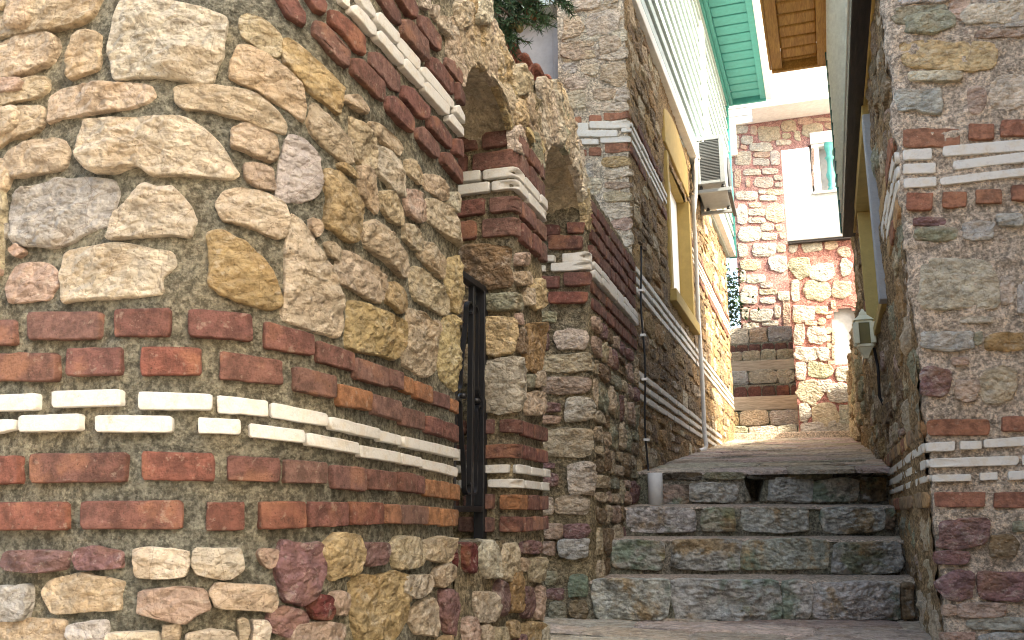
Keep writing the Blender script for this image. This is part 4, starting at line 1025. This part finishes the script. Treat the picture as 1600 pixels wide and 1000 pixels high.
# overhanging bay
BY0, BY1 = 3.30, 6.55
bx = lambda y: xr(y) - .092
ZB = 2.02
q = [(bx(BY0), BY0), (xr(BY0) + .1, BY0), (xr(BY1) + .1, BY1), (bx(BY1), BY1)]
prism('bay_floor', [(bx(BY0) - .0, BY0), (xr(BY0) + .1, BY0), (xr(BY1) + .1, BY1), (bx(BY1) - .0, BY1)], ZB, ZB + .04, DARKWOOD, rh)
prism('bay_core', [(bx(BY0) + .03, BY0 + .02), (xr(BY0) + .2, BY0 + .02), (xr(BY1) + .2, BY1 - .02), (bx(BY1) + .03, BY1 - .02)], ZB + .042, 3.50, BAYSIDING, rh)
ub = np.array([bx(BY0) - bx(BY1), BY0 - BY1]); LB = np.hypot(*ub); ub /= LB
BF = Plane((bx(BY1), BY1, ZB), (ub[0], ub[1], 0), (0, 0, 1))
for k in range(14):
    z = .045 + k * .1035
    v = np.vstack([BF.at([0, LB, LB, 0], [z, z, z + .1, z + .1], [.012, .012, .0, .0]), BF.at([0, LB, LB, 0], [z, z, z + .1, z + .1], -.027)])
    link('siding_board', v, [[0, 1, 2, 3], [7, 6, 5, 4], [0, 4, 5, 1], [1, 5, 6, 2], [2, 6, 7, 3], [3, 7, 4, 0]], BAYSIDING, rh, smooth=False)
slab('corner_trim', BF, rect(-.03, 0, .0, 1.5), -.1, .018, GREENTRIM, rh)
slab('edge_beam', BF, rect(-.02, LB, -.035, .042), -.10, .006, DARKWOOD, rh, bev=.004)
slab('cornice', Rs, rect(RS(BY1 - .1), RS(BY0), ZB - .045, ZB - .004), 0, .028, YELLOW, rh, bev=.006)
# brown eave over the bay
EB0, EB1, ZR = -.005, None, 3.53
y = 3.2
while y < 6.7:
    y2 = min(y + .165, 6.72)
    prism('soffit_board', [(.07 + KR * (y - 6.7), y), (bx(y) - .075, y), (bx(y2) - .075, y2 - .020), (.07 + KR * (y2 - 6.7), y2 - .020)], ZR, ZR + .03, BROWNWOOD, rh, bev=.012); y = y2
for nm, f0, f1, za, zb, mt in (('eave_moulding', -.01, .07, -.035, .02, BROWNWOOD), ('fascia', -.03, -.012, -.04, .11, BROWNWOOD)):
    prism(nm, [(f0 + KR * (3.2 - 6.7), 3.2), (f1 + KR * (3.2 - 6.7), 3.2), (f1, 6.74), (f0, 6.74)], ZR + za, ZR + zb, mt, rh, bev=.004)
prism('eave_moulding', [(bx(3.2) - .075, 3.2), (bx(3.2), 3.2), (bx(6.74), 6.74), (bx(6.74) - .075, 6.74)], ZR - .05, ZR + .02, BROWNWOOD, rh, bev=.004)
box('eave_end', (-.012, bx(6.74), 6.742, 6.78, ZR - .05, ZR + .12), BROWNWOOD, rh, bev=.004)
link('bay_roof', [(-.10, 3.15, ZR + .125), (-.0, 6.74, ZR + .125), (.9, 6.8, ZR + .42), (.9, 3.15, ZR + .42), (-.10, 3.15, ZR + .16), (-.0, 6.74, ZR + .16), (.9, 6.8, ZR + .46), (.9, 3.15, ZR + .46)],
     [[0, 3, 2, 1], [4, 5, 6, 7], [0, 1, 5, 4], [1, 2, 6, 5], [2, 3, 7, 6], [3, 0, 4, 7]], TILE, rh, smooth=False, color=(.35, .13, .08))
box('roof', (.52, 4.5, 3.0, 7.35, 4.96, 5.03), TILE, rh, color=(.35, .13, .08))

# ================================================================== PINK HOUSE AT THE END OF THE LANE
ph = thing('pink_house', 'house of pale stones in pink mortar with white terrace parapet at the lane end', 'house', (.5, 13, .5))
YN, YB = 11.62, 14.15
xn0 = on_y(1240, 550, YN)[0]
NF = Plane((xn0, YN, Z0 - .1), (1, 0, 0), (0, 0, 1))
ztn = on_y(1270, 378, YN)[2]
nz = ztn - (Z0 - .1)
na = NF.un(1305, 570); nb_ = NF.un(1345, 480)
niche = (na[0], na[0] + .34, na[1], nb_[1] - .13)
face_sheet('terrace_mortar', NF, 0, 1.6, 0, nz, .02, MORTAR_P2, ph, amp=.006, seed=71, holes=(niche, (na[0] + .03, na[0] + .31, niche[3] - .03, nb_[1] - .04), (na[0] + .09, na[0] + .25, nb_[1] - .06, nb_[1])))
slab('terrace_core', NF, rect(.012, 1.6, 0, nz - .01), -2.2, -.14, MORTAR_P, ph)
slab('corner_return', NF, rect(.003, .03, 0, nz - .01), -2.2, -.004, MORTAR_P, ph)
slab('niche', NF, rect(niche[0] - .03, niche[1] + .03, niche[2] - .02, nb_[1] + .03), -.13, -.06, WALLWHITE, ph)
Hh = (960, 350)
px_rects(NF, """V 682 715 75 110;V 735 810 70 110;p 820 870 68 98;g 686 760 128 210;G 770 860 152 220;p 875 920 92 130;V 880 925 140 200;V 691 722 222 300;Y 740 840 232 305;Y 850 925 228 285;V 696 780 318 378;C 785 835 318 355;V 702 740 392 470;V 750 830 405 470;p 795 825 370 395;p 745 790 380 398;V 706 790 480 535;V 792 840 482 532;V 707 750 542 610;g 757 850 544 600;V 865 950 556 612;Y 714 820 612 695;G 797 850 610 655;V 835 915 626 695;V 925 962 632 690;V 722 765 706 770;C 772 870 706 780;G 876 966 702 780;V 727 830 778 842;V 832 915 772 838;V 925 972 786 832;p 700 735 345 385;p 845 862 300 330;p 850 862 420 470;p 848 862 480 530""", Hh, 2.5, ph, .02, spec='flush', j=.18, mat=PINKSTONE, rough=.012, grow=.09)
# voussoirs of the niche
r_ = random.Random(81)
ncx = (niche[0] + niche[1]) / 2; nr = (niche[1] - niche[0]) / 2
for k in range(9):
    t0 = math.pi * k / 9 + .05; t1 = math.pi * (k + 1) / 9 - .05
    piece(NF, [(ncx + math.cos(t) * nr * e, niche[3] - .0 + math.sin(t) * (nb_[1] - niche[3]) * (e if e == 1 else 1.35)) for t, e in ((t0, 1.03), (t0, 1.4), (t1, 1.4), (t1, 1.03))], 'farbrick', 'p', ph, .012)
for k in range(5): piece(NF, rect(niche[0] - .085, niche[0] - .008, niche[2] + k * .1, niche[2] + k * .1 + .085), 'farbrick', 'p', ph, .012)
# back wall
BFp = Plane((-1.25, YB, ZTOP - .4), (1, 0, 0), (0, 0, 1))
zt_b = BFp.un(1200, 188)[1]
pxs = lambda x, y: BFp.un(x, y)
bwin = (pxs(1268, 300)[0], pxs(1330, 300)[0], pxs(1290, 330)[1], pxs(1290, 224)[1])
s_left = pxs(1148, 350)[0]
face_sheet('back_mortar', BFp, s_left, 3.0, 0, zt_b, .03, MORTAR_P, ph, amp=.006, seed=72, holes=(bwin,))
slab('back_core', BFp, rect(s_left + .02, 3.0, 0, zt_b + 1.6), -2.5, -.16, MORTAR_P, ph)
slab('corner_return', BFp, rect(s_left + .002, s_left + .04, 0, zt_b), -2.5, -.006, MORTAR_P, ph)
px_rects(BFp, """V 195 275 182 235;p 290 335 187 240;Y 340 475 190 285;Y 485 575 158 225;p 590 680 138 180;p 690 800 138 160;Y 615 745 177 260;p 755 815 167 205;Y 490 540 232 265;Y 565 605 222 280
V 188 220 250 330;V 235 305 247 305;V 285 420 292 345;V 450 545 277 310;p 230 265 307 335;V 190 300 347 440;p 310 410 352 385;V 305 410 392 435;V 415 480 347 435;V 245 355 457 500;V 365 460 452 490;p 190 230 457 570;V 315 430 512 575
p 260 290 512 570;V 435 490 497 530;V 440 490 542 570;V 200 335 592 655;V 340 385 587 615;Y 390 495 582 620;V 350 450 622 655;V 205 270 677 800;Y 280 355 667 700;V 280 380 707 750;Y 390 500 677 785;V 280 380 762 795;V 212 350 817 905;V 355 435 797 845
Y 445 485 802 840;V 360 455 852 905;p 470 510 852 890;V 212 270 922 1000;V 300 440 927 1000;Y 455 510 932 980;p 670 690 470 560;p 670 690 330 460""", (1100, 150), 4, ph, .02, spec='flush', j=.16, mat=PINKSTONE, rough=.012, nseg=24, grow=.03)
px_rects(BFp, "V 488 520 82 130;V 540 630 72 125;Y 488 570 137 180;V 600 680 128 185;V 491 512 182 230;V 515 590 197 230;G 492 560 242 310;Y 565 635 254 278;V 570 620 230 250;G 635 690 262 305;G 570 630 287 310;V 496 525 327 370;G 530 620 327 380;V 625 650 322 370;p 655 690 292 400;G 575 640 374 400;V 502 565 387 415", Hh, 2.5, ph, .02, spec='flush', j=.16, mat=PINKSTONE, rough=.012, nseg=24)
# window with turquoise baluster on the back wall
pw = thing('terrace_window', '', '', BFp.at(bwin[0], bwin[2], 0)); pw.parent = ph; pw.matrix_parent_inverse = Matrix.Translation(-ph.location); pw['_w'] = list(pw.location)
slab('window_frame', BFp, rect(bwin[0] + .05, bwin[0] + .16, bwin[2], bwin[3]), -.12, .02, WHITE, pw, bev=.006)
slab('window_frame', BFp, rect(bwin[0] + .161, bwin[1] + .3, bwin[3] - .05, bwin[3]), -.12, .02, WHITE, pw, bev=.006)
slab('window_pane', BFp, rect(bwin[0] - .02, bwin[1] + .3, bwin[2], bwin[3]), -.15, -.125, WALLWHITE, pw)
slab('lintel', BFp, rect(bwin[0] + .04, bwin[1] + .4, bwin[3] + .002, bwin[3] + .20), -.02, .05, WHITE, pw, bev=.008)
bs = pxs(1297, 260)[0]; bp = BFp.at(bs, bwin[2] + .0, .035); hb = bwin[3] - bwin[2] - .02; zb0 = pxs(1297, 302)[1] - bwin[2]; hh = hb - zb0
lathe('baluster', (bp[0], bp[1], bp[2] + zb0), [(.065, 0), (.065, .08 * hh), (.045, .10 * hh), (.062, .16 * hh), (.045, .22 * hh), (.07, .32 * hh), (.072, .36 * hh), (.05, .45 * hh), (.042, .60 * hh), (.05, .66 * hh), (.075, .70 * hh), (.045, .74 * hh), (.052, .84 * hh), (.068, .88 * hh), (.068, hh)], TURQ, pw, 14)
ss = pxs(1305, 260)[0]
slab('shutter_frame', BFp, rect(ss, ss + .05, bwin[2] + zb0, bwin[3] - .06), -.10, -.05, WHITE, pw)
for k in range(12):
    zz = bwin[2] + zb0 + (hh - .1) * k / 12
    slab('shutter_slat', BFp, rect(ss + .052, ss + .40, zz, zz + (hh - .1) / 12 * .8), -.10, -.06, BROWNWOOD, pw)
# white terrace parapet
PF = Plane((0, YN - .10, 0), (1, 0, 0), (0, 0, 1))
c = lambda x, y: PF.un(x, y)
pl0 = c(1222, 233); pl1 = c(1230, 377); nt = c(1268, 229); nb2 = c(1270, 304); rr_ = c(1330, 302); rb = c(1330, 374)
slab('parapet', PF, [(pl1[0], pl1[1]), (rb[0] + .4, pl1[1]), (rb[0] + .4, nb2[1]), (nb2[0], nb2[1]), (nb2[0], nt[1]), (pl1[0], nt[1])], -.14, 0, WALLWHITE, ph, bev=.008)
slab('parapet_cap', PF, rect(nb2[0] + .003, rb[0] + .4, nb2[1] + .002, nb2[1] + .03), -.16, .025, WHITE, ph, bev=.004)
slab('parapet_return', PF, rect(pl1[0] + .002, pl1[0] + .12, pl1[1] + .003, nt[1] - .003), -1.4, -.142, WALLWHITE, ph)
slab('terrace_edge', PF, rect(pl1[0] + .01, rb[0] + .4, pl1[1] - .03, pl1[1] - .002), -.2, -.012, DARKWOOD, ph)
# white boarded storey over the stone
WF = Plane((0, YB - .06, 0), (1, 0, 0), (0, 0, 1))
wa = WF.un(1136, 188); wb = WF.un(1300, 60); zsid = WF.un(1200, 188)[1]
for k in range(17):
    z = zsid + k * .145
    v = np.vstack([WF.at([wa[0], 2.4, 2.4, wa[0]], [z, z, z + .142, z + .142], [.02, .02, .006, .006]), WF.at([wa[0], 2.4, 2.4, wa[0]], [z, z, z + .142, z + .142], -.05)])
    link('siding_board', v, [[0, 1, 2, 3], [7, 6, 5, 4], [0, 4, 5, 1], [1, 5, 6, 2], [2, 6, 7, 3], [3, 7, 4, 0]], WHITE, ph, smooth=False)
ba = WF.un(1176, 186); bb = WF.un(1176, 157)
slab('box_beam', WF, rect(ba[0], 2.4, zsid - .01, zsid + .10), .022, .55, WHITE, ph, bev=.008)
slab('box_beam_face', WF, rect(ba[0], 2.4, zsid + .102, zsid + .75), .40, .55, WHITE, ph, bev=.008)
slab('corner_board', WF, rect(wa[0] - .02, wa[0] + .14, zsid - .55, zsid - .004), -.05, .03, WHITE, ph, bev=.006)
box('roof', (-1.6, 3.0, YB - .5, YB + 3, 9.2, 9.35), TILE, ph, color=(.35, .13, .08))

# ================================================================== SMALL THINGS
# air conditioner on brackets
wx = lambda y: XL + KL * (y - HC)
ay = 8.30; ax0 = wx(ay) + .05
p0 = on_y(1140, 300, ay); ax1 = ax0 + .285; az0 = on_y(1115, 286, ay)[2]; az1 = az0 + .50
ac = thing('air_conditioner', 'grey air conditioner outdoor unit on metal brackets high on left house wall', 'air conditioner', (ax0 + .14, ay + .4, az0))
box('casing', (ax0, ax1, ay + .012, ay + .80, az0, az1), ACGREY, ac, bev=.012)
for nm, q in (('end_frame', (ax0, ax0 + .045, ay - .006, ay + .011, az0, az1)), ('end_frame', (ax1 - .05, ax1, ay - .006, ay + .011, az0, az1)), ('end_frame', (ax0 + .046, ax1 - .051, ay - .006, ay + .011, az1 - .04, az1)), ('end_frame', (ax0 + .046, ax1 - .051, ay - .006, ay + .011, az0, az0 + .03))):
    box(nm, q, ACGREY, ac, bev=.004)
box('coil_back', (ax0 + .046, ax1 - .051, ay + .006, ay + .0115, az0 + .031, az1 - .041), FINS, ac)
for k in range(26):
    zz = az0 + .036 + k * (.50 - .08) / 26; box('fin', (ax0 + .048, ax1 - .053, ay - .004, ay + .005, zz, zz + .006), FIN2, ac)
join('badge_mark', [box_mesh((ax0 + .012 + k * .015, ax0 + .023 + k * .015, ay - .0085, ay - .0074, az1 - .052, az1 - .036)) for k in range(5)], BLACK, ac)
box('badge', (ax0 + .006, ax0 + .095, ay - .0072, ay - .0062, az1 - .057, az1 - .030), WHITE, ac)
lathe('fan_guard', (0, 0, 0), [(.19, 0), (.2, .01), (.19, .02)], FINS, ac, 24)
fg = [o for o in ac.children if o.name.startswith('fan_guard')][0]; fg.rotation_euler = (0, math.pi / 2, 0); fg.location = Vector((ax1 + .008, ay + .5, az0 + .25))
for yb in (ay + .06, ay + .72):
    box('bracket_arm', (wx(yb) + .004, ax1 + .05, yb - .018, yb + .018, az0 - .075, az0 - .038), ACGREY, ac, bev=.004)
    box('bracket_upright', (wx(yb) + .004, wx(yb) + .04, yb - .02, yb + .02, az0 - .037, az0 + .30), ACGREY, ac, bev=.004)
    for xx in (ax0 + .04, ax1 - .03): lathe('rubber_foot', (xx, yb, az0 - .036), [(.018, 0), (.02, .015), (.014, .034)], FINS, ac, 10)
box('bracket_crosspiece', (ax1 + .012, ax1 + .048, ay + .02, ay + .76, az0 - .11, az0 - .077), FINS, ac, bev=.004)
for k, (dx, dz) in enumerate(((.0, .0), (.03, .03), (.015, -.04))):
    yk = ay - .04 - .03 * k
    tube('hose', [(ax0 + .02 + dx, ay + .1, az0 + .22 + dz), (ax0 - .0 + dx, yk + .02, az0 + .26 + dz), (wx(yk) + .06, yk, az0 + .20 + dz), (wx(yk) + .055, yk, az0 + .05), (wx(yk) + .05, yk - .02, az0 - .12), (wx(yk) + .03, yk - .1, az0 - .35)], .016, PLASTIC, ac, n=8)
# condensate pipe down the wall
pY = 8.0
cp = tag(tube('drain_pipe', [(wx(pY) + .045, pY - .0, az0 - .22), (wx(pY) + .05, pY, 2.4), (wx(pY) + .046, pY - .02, 1.8), (wx(pY) + .055, pY - .03, 1.2), (wx(pY) + .05, pY - .01, .72), (wx(pY) + .06, pY - .01, .60), (wx(pY) + .05, pY - .03, .565), (wx(pY) + .0, pY - .10, .545)], .019, PLASTIC, None, n=10), 'thin white plastic drain pipe running down the left house wall', 'pipe')
# dark cable at the joint of wall and house
cb = thing('black_cable', 'thin black cable with white clips where garden wall meets house', 'cable', (XL + .05, HC, .3))
tube('cable', [(XL + .045 + .006 * math.sin(z * 9), HC + .004 + .006 * math.cos(z * 7), z) for z in np.linspace(.235, 1.62, 24)], .006, BLACK, cb, n=8)
for z in (.42, .78, 1.05, 1.33): box('clip', (XL + .03, XL + .062, HC - .014, HC + .02, z, z + .014), WHITE, cb)
# white pipe stub standing on the third step
pp = on_z(1013, 788, .045); 
ps = lathe('pipe_stub', (XL + .115, 4.98, .048), [(.042, 0), (.042, .175), (.039, .178), (.034, .176), (.034, .02)], PLASTIC, None, 20)
tag(ps, 'short upright white plastic pipe stub standing on the third step', 'pipe')
# wall lantern
def _px(p):
    d = np.array(p, float); return 800 + FPX * (d @ Rv) / (d @ Fv)
ly = min(np.linspace(4.2, 7.5, 120), key=lambda y_: abs(_px((xr(y_) - .075, y_, .2 * y_)) - 1349)); lx = xr(ly) - .075; print('LANTERN', ly)
ln = thing('wall_lantern', 'cream metal wall lantern with amber glass on the right house wall', 'lantern', (lx, ly, on_y(1350, 540, ly)[2]))
lz0 = on_y(1350, 560, ly)[2]; lz1 = on_y(1350, 483, ly)[2]; LH = lz1 - lz0
def frust(c, w0, w1, z0, z1): return ([(c[0] + sx * w / 2, c[1] + sy * w / 2, z) for z, w in ((z0, w0), (z1, w1)) for sx, sy in ((-1, -1), (1, -1), (1, 1), (-1, 1))], [[3, 2, 1, 0], [4, 5, 6, 7]] + [[k, (k + 1) % 4, 4 + (k + 1) % 4, 4 + k] for k in range(4)])
cc = (lx, ly); W_ = .0165 * ly
join('body', [frust(cc, W_, W_, lz0 + .22 * LH, lz0 + .27 * LH), frust(cc, W_, W_, lz0 + .70 * LH, lz0 + .75 * LH)], LANTERN, ln)
join('roof', [frust(cc, W_ + .02, W_ * .55, lz0 + .752 * LH, lz0 + .86 * LH), frust(cc, W_ * .5, W_ * .42, lz0 + .862 * LH, lz0 + .93 * LH), frust(cc, W_ * .3, W_ * .12, lz0 + .932 * LH, lz1)], LANTERN, ln)
join('base', [frust(cc, W_ * .45, W_ * .9, lz0 + .08 * LH, lz0 + .218 * LH), frust(cc, W_ * .25, W_ * .45, lz0, lz0 + .078 * LH)], LANTERN, ln)
for sx in (-1, 1):
    for sy in (-1, 1): box('corner_post', (lx + sx * W_ / 2 - .014, lx + sx * W_ / 2 + .014, ly + sy * W_ / 2 - .014, ly + sy * W_ / 2 + .014, lz0 + .271 * LH, lz0 + .699 * LH), LANTERN, ln, bev=.003)
w2 = W_ / 2 - .003
for q in ((lx - w2, lx + w2, ly - w2 - .002, ly - w2), (lx - w2, lx + w2, ly + w2, ly + w2 + .002), (lx - w2 - .002, lx - w2, ly - w2, ly + w2), (lx + w2, lx + w2 + .002, ly - w2, ly + w2)):
    box('glass_pane', (*q, lz0 + .271 * LH, lz0 + .699 * LH), GLASS, ln)
box('wall_plate', (lx + W_ / 2 + .012, xr(ly) + .03, ly - .01, ly + .05, lz0 + .42 * LH, lz0 + .60 * LH), LANTERN, ln, bev=.004)
tube('cable', [(xr(ly) - .03, ly, lz0 + .2 * LH), (xr(ly) - .02, ly - .01, lz0 - .05), (xr(ly) - .025, ly - .0, lz0 - .22), (xr(ly) + .01, ly + .02, lz0 - .3)], .008, BLACK, ln, n=8)

# ================================================================== BEHIND THE GARDEN WALL
q0 = on_y(874, 80, 5.32)
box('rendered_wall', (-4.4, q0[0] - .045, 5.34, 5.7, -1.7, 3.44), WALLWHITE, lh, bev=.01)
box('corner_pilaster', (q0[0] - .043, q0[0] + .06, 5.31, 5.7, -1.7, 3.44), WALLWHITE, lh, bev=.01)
# low outbuilding with clay tiles peeping over the wall
ob = thing('tiled_outbuilding', 'low outbuilding roof of red clay tiles just above the garden wall', 'outbuilding', (-2.0, 4.9, -1))
e0 = on_y(848, 126, 4.9); e1 = on_y(803, 84, 4.9); dx = (e1[0] - e0[0]) / 2.6; dz = (e1[2] - e0[2]) / 2.6
box('wall', (-3.2, e0[0] - .1, 4.8, 5.28, -1.7, e0[2] - .25), MORTAR_C, ob)
for i in range(9):
    for j in range(2):
        V = []; R_ = abs(dx) * .56
        for a in range(11):
            t = math.pi * a / 10
            for e, yy_ in ((1.0, 0), (.86, .28)):
                V.append((e0[0] + dx * i + math.cos(t) * e * R_, 4.72 + j * .24 + yy_, e0[2] + dz * i - R_ * .7 + .05 * j + math.sin(t) * e * R_ + (.015 if yy_ == 0 else 0)))
        o = link('roof_tile', V, [[2 * a, 2 * a + 1, 2 * a + 3, 2 * a + 2] for a in range(10)], TILE, ob, color=(.46, .20, .15)); m_ = o.modifiers.new('thick', 'SOLIDIFY'); m_.thickness = .014

# pine behind the wall: trunk, boughs, needle sprays and cones
LEAF = NT('pine_needles', .6, .3); cl = LEAF.noise(3, 3, .5)
LEAF = LEAF.done(LEAF.mix(LEAF.ramp(cl, .3, .7), (.018, .045, .022), (.05, .095, .035)))
BARK = mat_mortar('bark', (.11, .07, .045), (.07, .05, .035))
pt = thing('pine_tree', 'dark green pine with cones hanging over the garden wall at the top', 'tree', (-2.3, 4.5, -1.7))
tp = Vector((-2.3, 4.5, -1.7))
tube('trunk', [(-2.3, 4.5, -1.7), (-2.33, 4.52, 0), (-2.25, 4.5, 1.8), (-2.3, 4.45, 3.3), (-2.2, 4.5, 4.8)], [.13, .12, .10, .08, .04], BARK, pt, n=12)
r_ = random.Random(77); nV = []; nF = []; cones = []
def spray(base, d, L):
    """A drooping twig with needles all round."""
    d = d.normalized(); p = Vector(base); path = [tuple(p)]
    n = max(5, int(L / .03))
    for k in range(n):
        d = (d + Vector((0, 0, -.035)) + Vector((r_.uniform(-.06, .06), r_.uniform(-.06, .06), 0))).normalized(); p = p + d * (L / n); path.append(tuple(p))
        for m in range(9):
            nd = (d * r_.uniform(.3, 1.0) + Vector((r_.gauss(0, 1), r_.gauss(0, 1), r_.gauss(0, 1))).normalized() * .9).normalized()
            ln_ = r_.uniform(.025, .05); sd = nd.cross(Vector((r_.gauss(0, 1), r_.gauss(0, 1), r_.gauss(0, 1)))).normalized() * r_.uniform(.0022, .004)
            q = p + nd * .002; i0 = len(nV); nV.extend([tuple(q - sd), tuple(q + sd), tuple(q + nd * ln_ + sd * .4), tuple(q + nd * ln_ - sd * .4)]); nF.append([i0, i0 + 1, i0 + 2, i0 + 3])
    return path
twigs = []
tips = [tuple(on_y(x, y_, 4.35 + .03 * (i_ % 9))) for i_, (x, y_) in enumerate([(770, 2), (776, 12), (782, 26), (788, 40), (794, 52), (800, 62), (804, 72), (798, 28), (808, 22), (812, 34), (802, 8), (822, 10), (832, 16), (840, 24), (850, 28), (860, 34), (872, 2), (882, 4), (820, -8), (845, -6)])] + [(-1.80, 4.55, 2.62), (-1.72, 4.5, 2.80), (-1.68, 4.6, 2.95), (-1.78, 4.45, 2.95), (-1.62, 4.55, 3.1), (-1.52, 4.6, 3.12), (-1.42, 4.6, 3.1), (-1.36, 4.65, 2.98), (-1.30, 4.7, 3.15), (-1.88, 4.5, 2.8), (-1.85, 4.6, 3.1), (-2.1, 4.4, 3.2), (-2.5, 4.3, 3.1), (-2.7, 4.6, 3.3), (-2.3, 4.9, 3.3), (-2.4, 4.1, 3.4), (-2.0, 4.9, 3.5), (-1.7, 4.8, 3.6), (-1.5, 4.4, 3.6), (-1.9, 4.2, 3.6)]
for tx in tips:
    s = Vector((-2.26, 4.5, tx[2] + r_.uniform(.3, .7))); e = Vector(tx); mid = s.lerp(e, .6) + Vector((0, 0, .18))
    V, F_l = tube_mesh([tuple(s), tuple(s.lerp(mid, .5) + Vector((0, 0, .05))), tuple(mid), tuple(e)], [.03, .022, .014, .004], 6); twigs.append((V, F_l))
    for k in range(15):
        f = r_.uniform(.35, 1); b = (s.lerp(mid, f / .6) if f < .6 else mid.lerp(e, (f - .6) / .4))
        pth = spray(b, (e - s).normalized() + Vector((r_.uniform(-.8, .8), r_.uniform(-.8, .8), r_.uniform(-.6, .5))), r_.uniform(.07, .15)); twigs.append(tube_mesh(pth, .0035, 4, False))
join('boughs', twigs, BARK, pt)
tag(link('crown', nV, nF, LEAF, pt, smooth=False), kind='stuff')
for (x, y_) in ((803, 28), (800, 38), (828, 15), (834, 22), (812, 42)):
    q = on_y(x, y_, 4.5); lathe('cone', (q[0], q[1], q[2] - .04), [(.006, 0), (.022, .015), (.026, .035), (.018, .055), (.005, .07)], TILE, pt, 10, color=(.30, .24, .10) if x < 815 else (.30, .12, .05))

# shrub beside the top of the upper flight
sh = thing('green_shrub', 'small green shrub beside the top of the upper stairs', 'shrub', (-1.05, 14.0, ZTOP))
sV = []; sF = []; c0 = on_y(1149, 470, 14.05)
for k in range(900):
    p = Vector((c0[0] - .14 + r_.gauss(0, .13), 14.1 + r_.gauss(0, .10), c0[2] + r_.gauss(0, .28))); nd = Vector((r_.gauss(0, 1), r_.gauss(0, 1), r_.gauss(0, 1))).normalized(); s_ = nd.cross(Vector((0, .3, 1))).normalized() * .022
    i0 = len(sV); sV += [tuple(p - s_), tuple(p + nd * .03), tuple(p + s_), tuple(p - nd * .045)]; sF.append([i0, i0 + 1, i0 + 2, i0 + 3])
tag(link('leaves', sV, sF, LEAF, sh, smooth=False), kind='stuff')
tube('stem', [(c0[0] - .14, 14.1, ZTOP - .02), (c0[0] - .15, 14.1, c0[2] - .3), (c0[0] - .14, 14.1, c0[2] + .2)], [.02, .015, .006], BARK, sh, n=6)
box('wall', (-2.6, c0[0] - .3, 14.4, 14.6, 0, 4.2), MORTAR_C, None)
tw = [o for o in COL.objects if o.name == 'wall' or o.name.startswith('wall.')][-1]; tw.name = 'tan_wall'
tag(tw, 'tan rendered wall glimpsed beyond the left house corner', 'wall')

for o in COL.objects:
    if '_w' in o: del o['_w']
    for k in ('label', 'category'):
        if k in o and o[k] == '': del o[k]
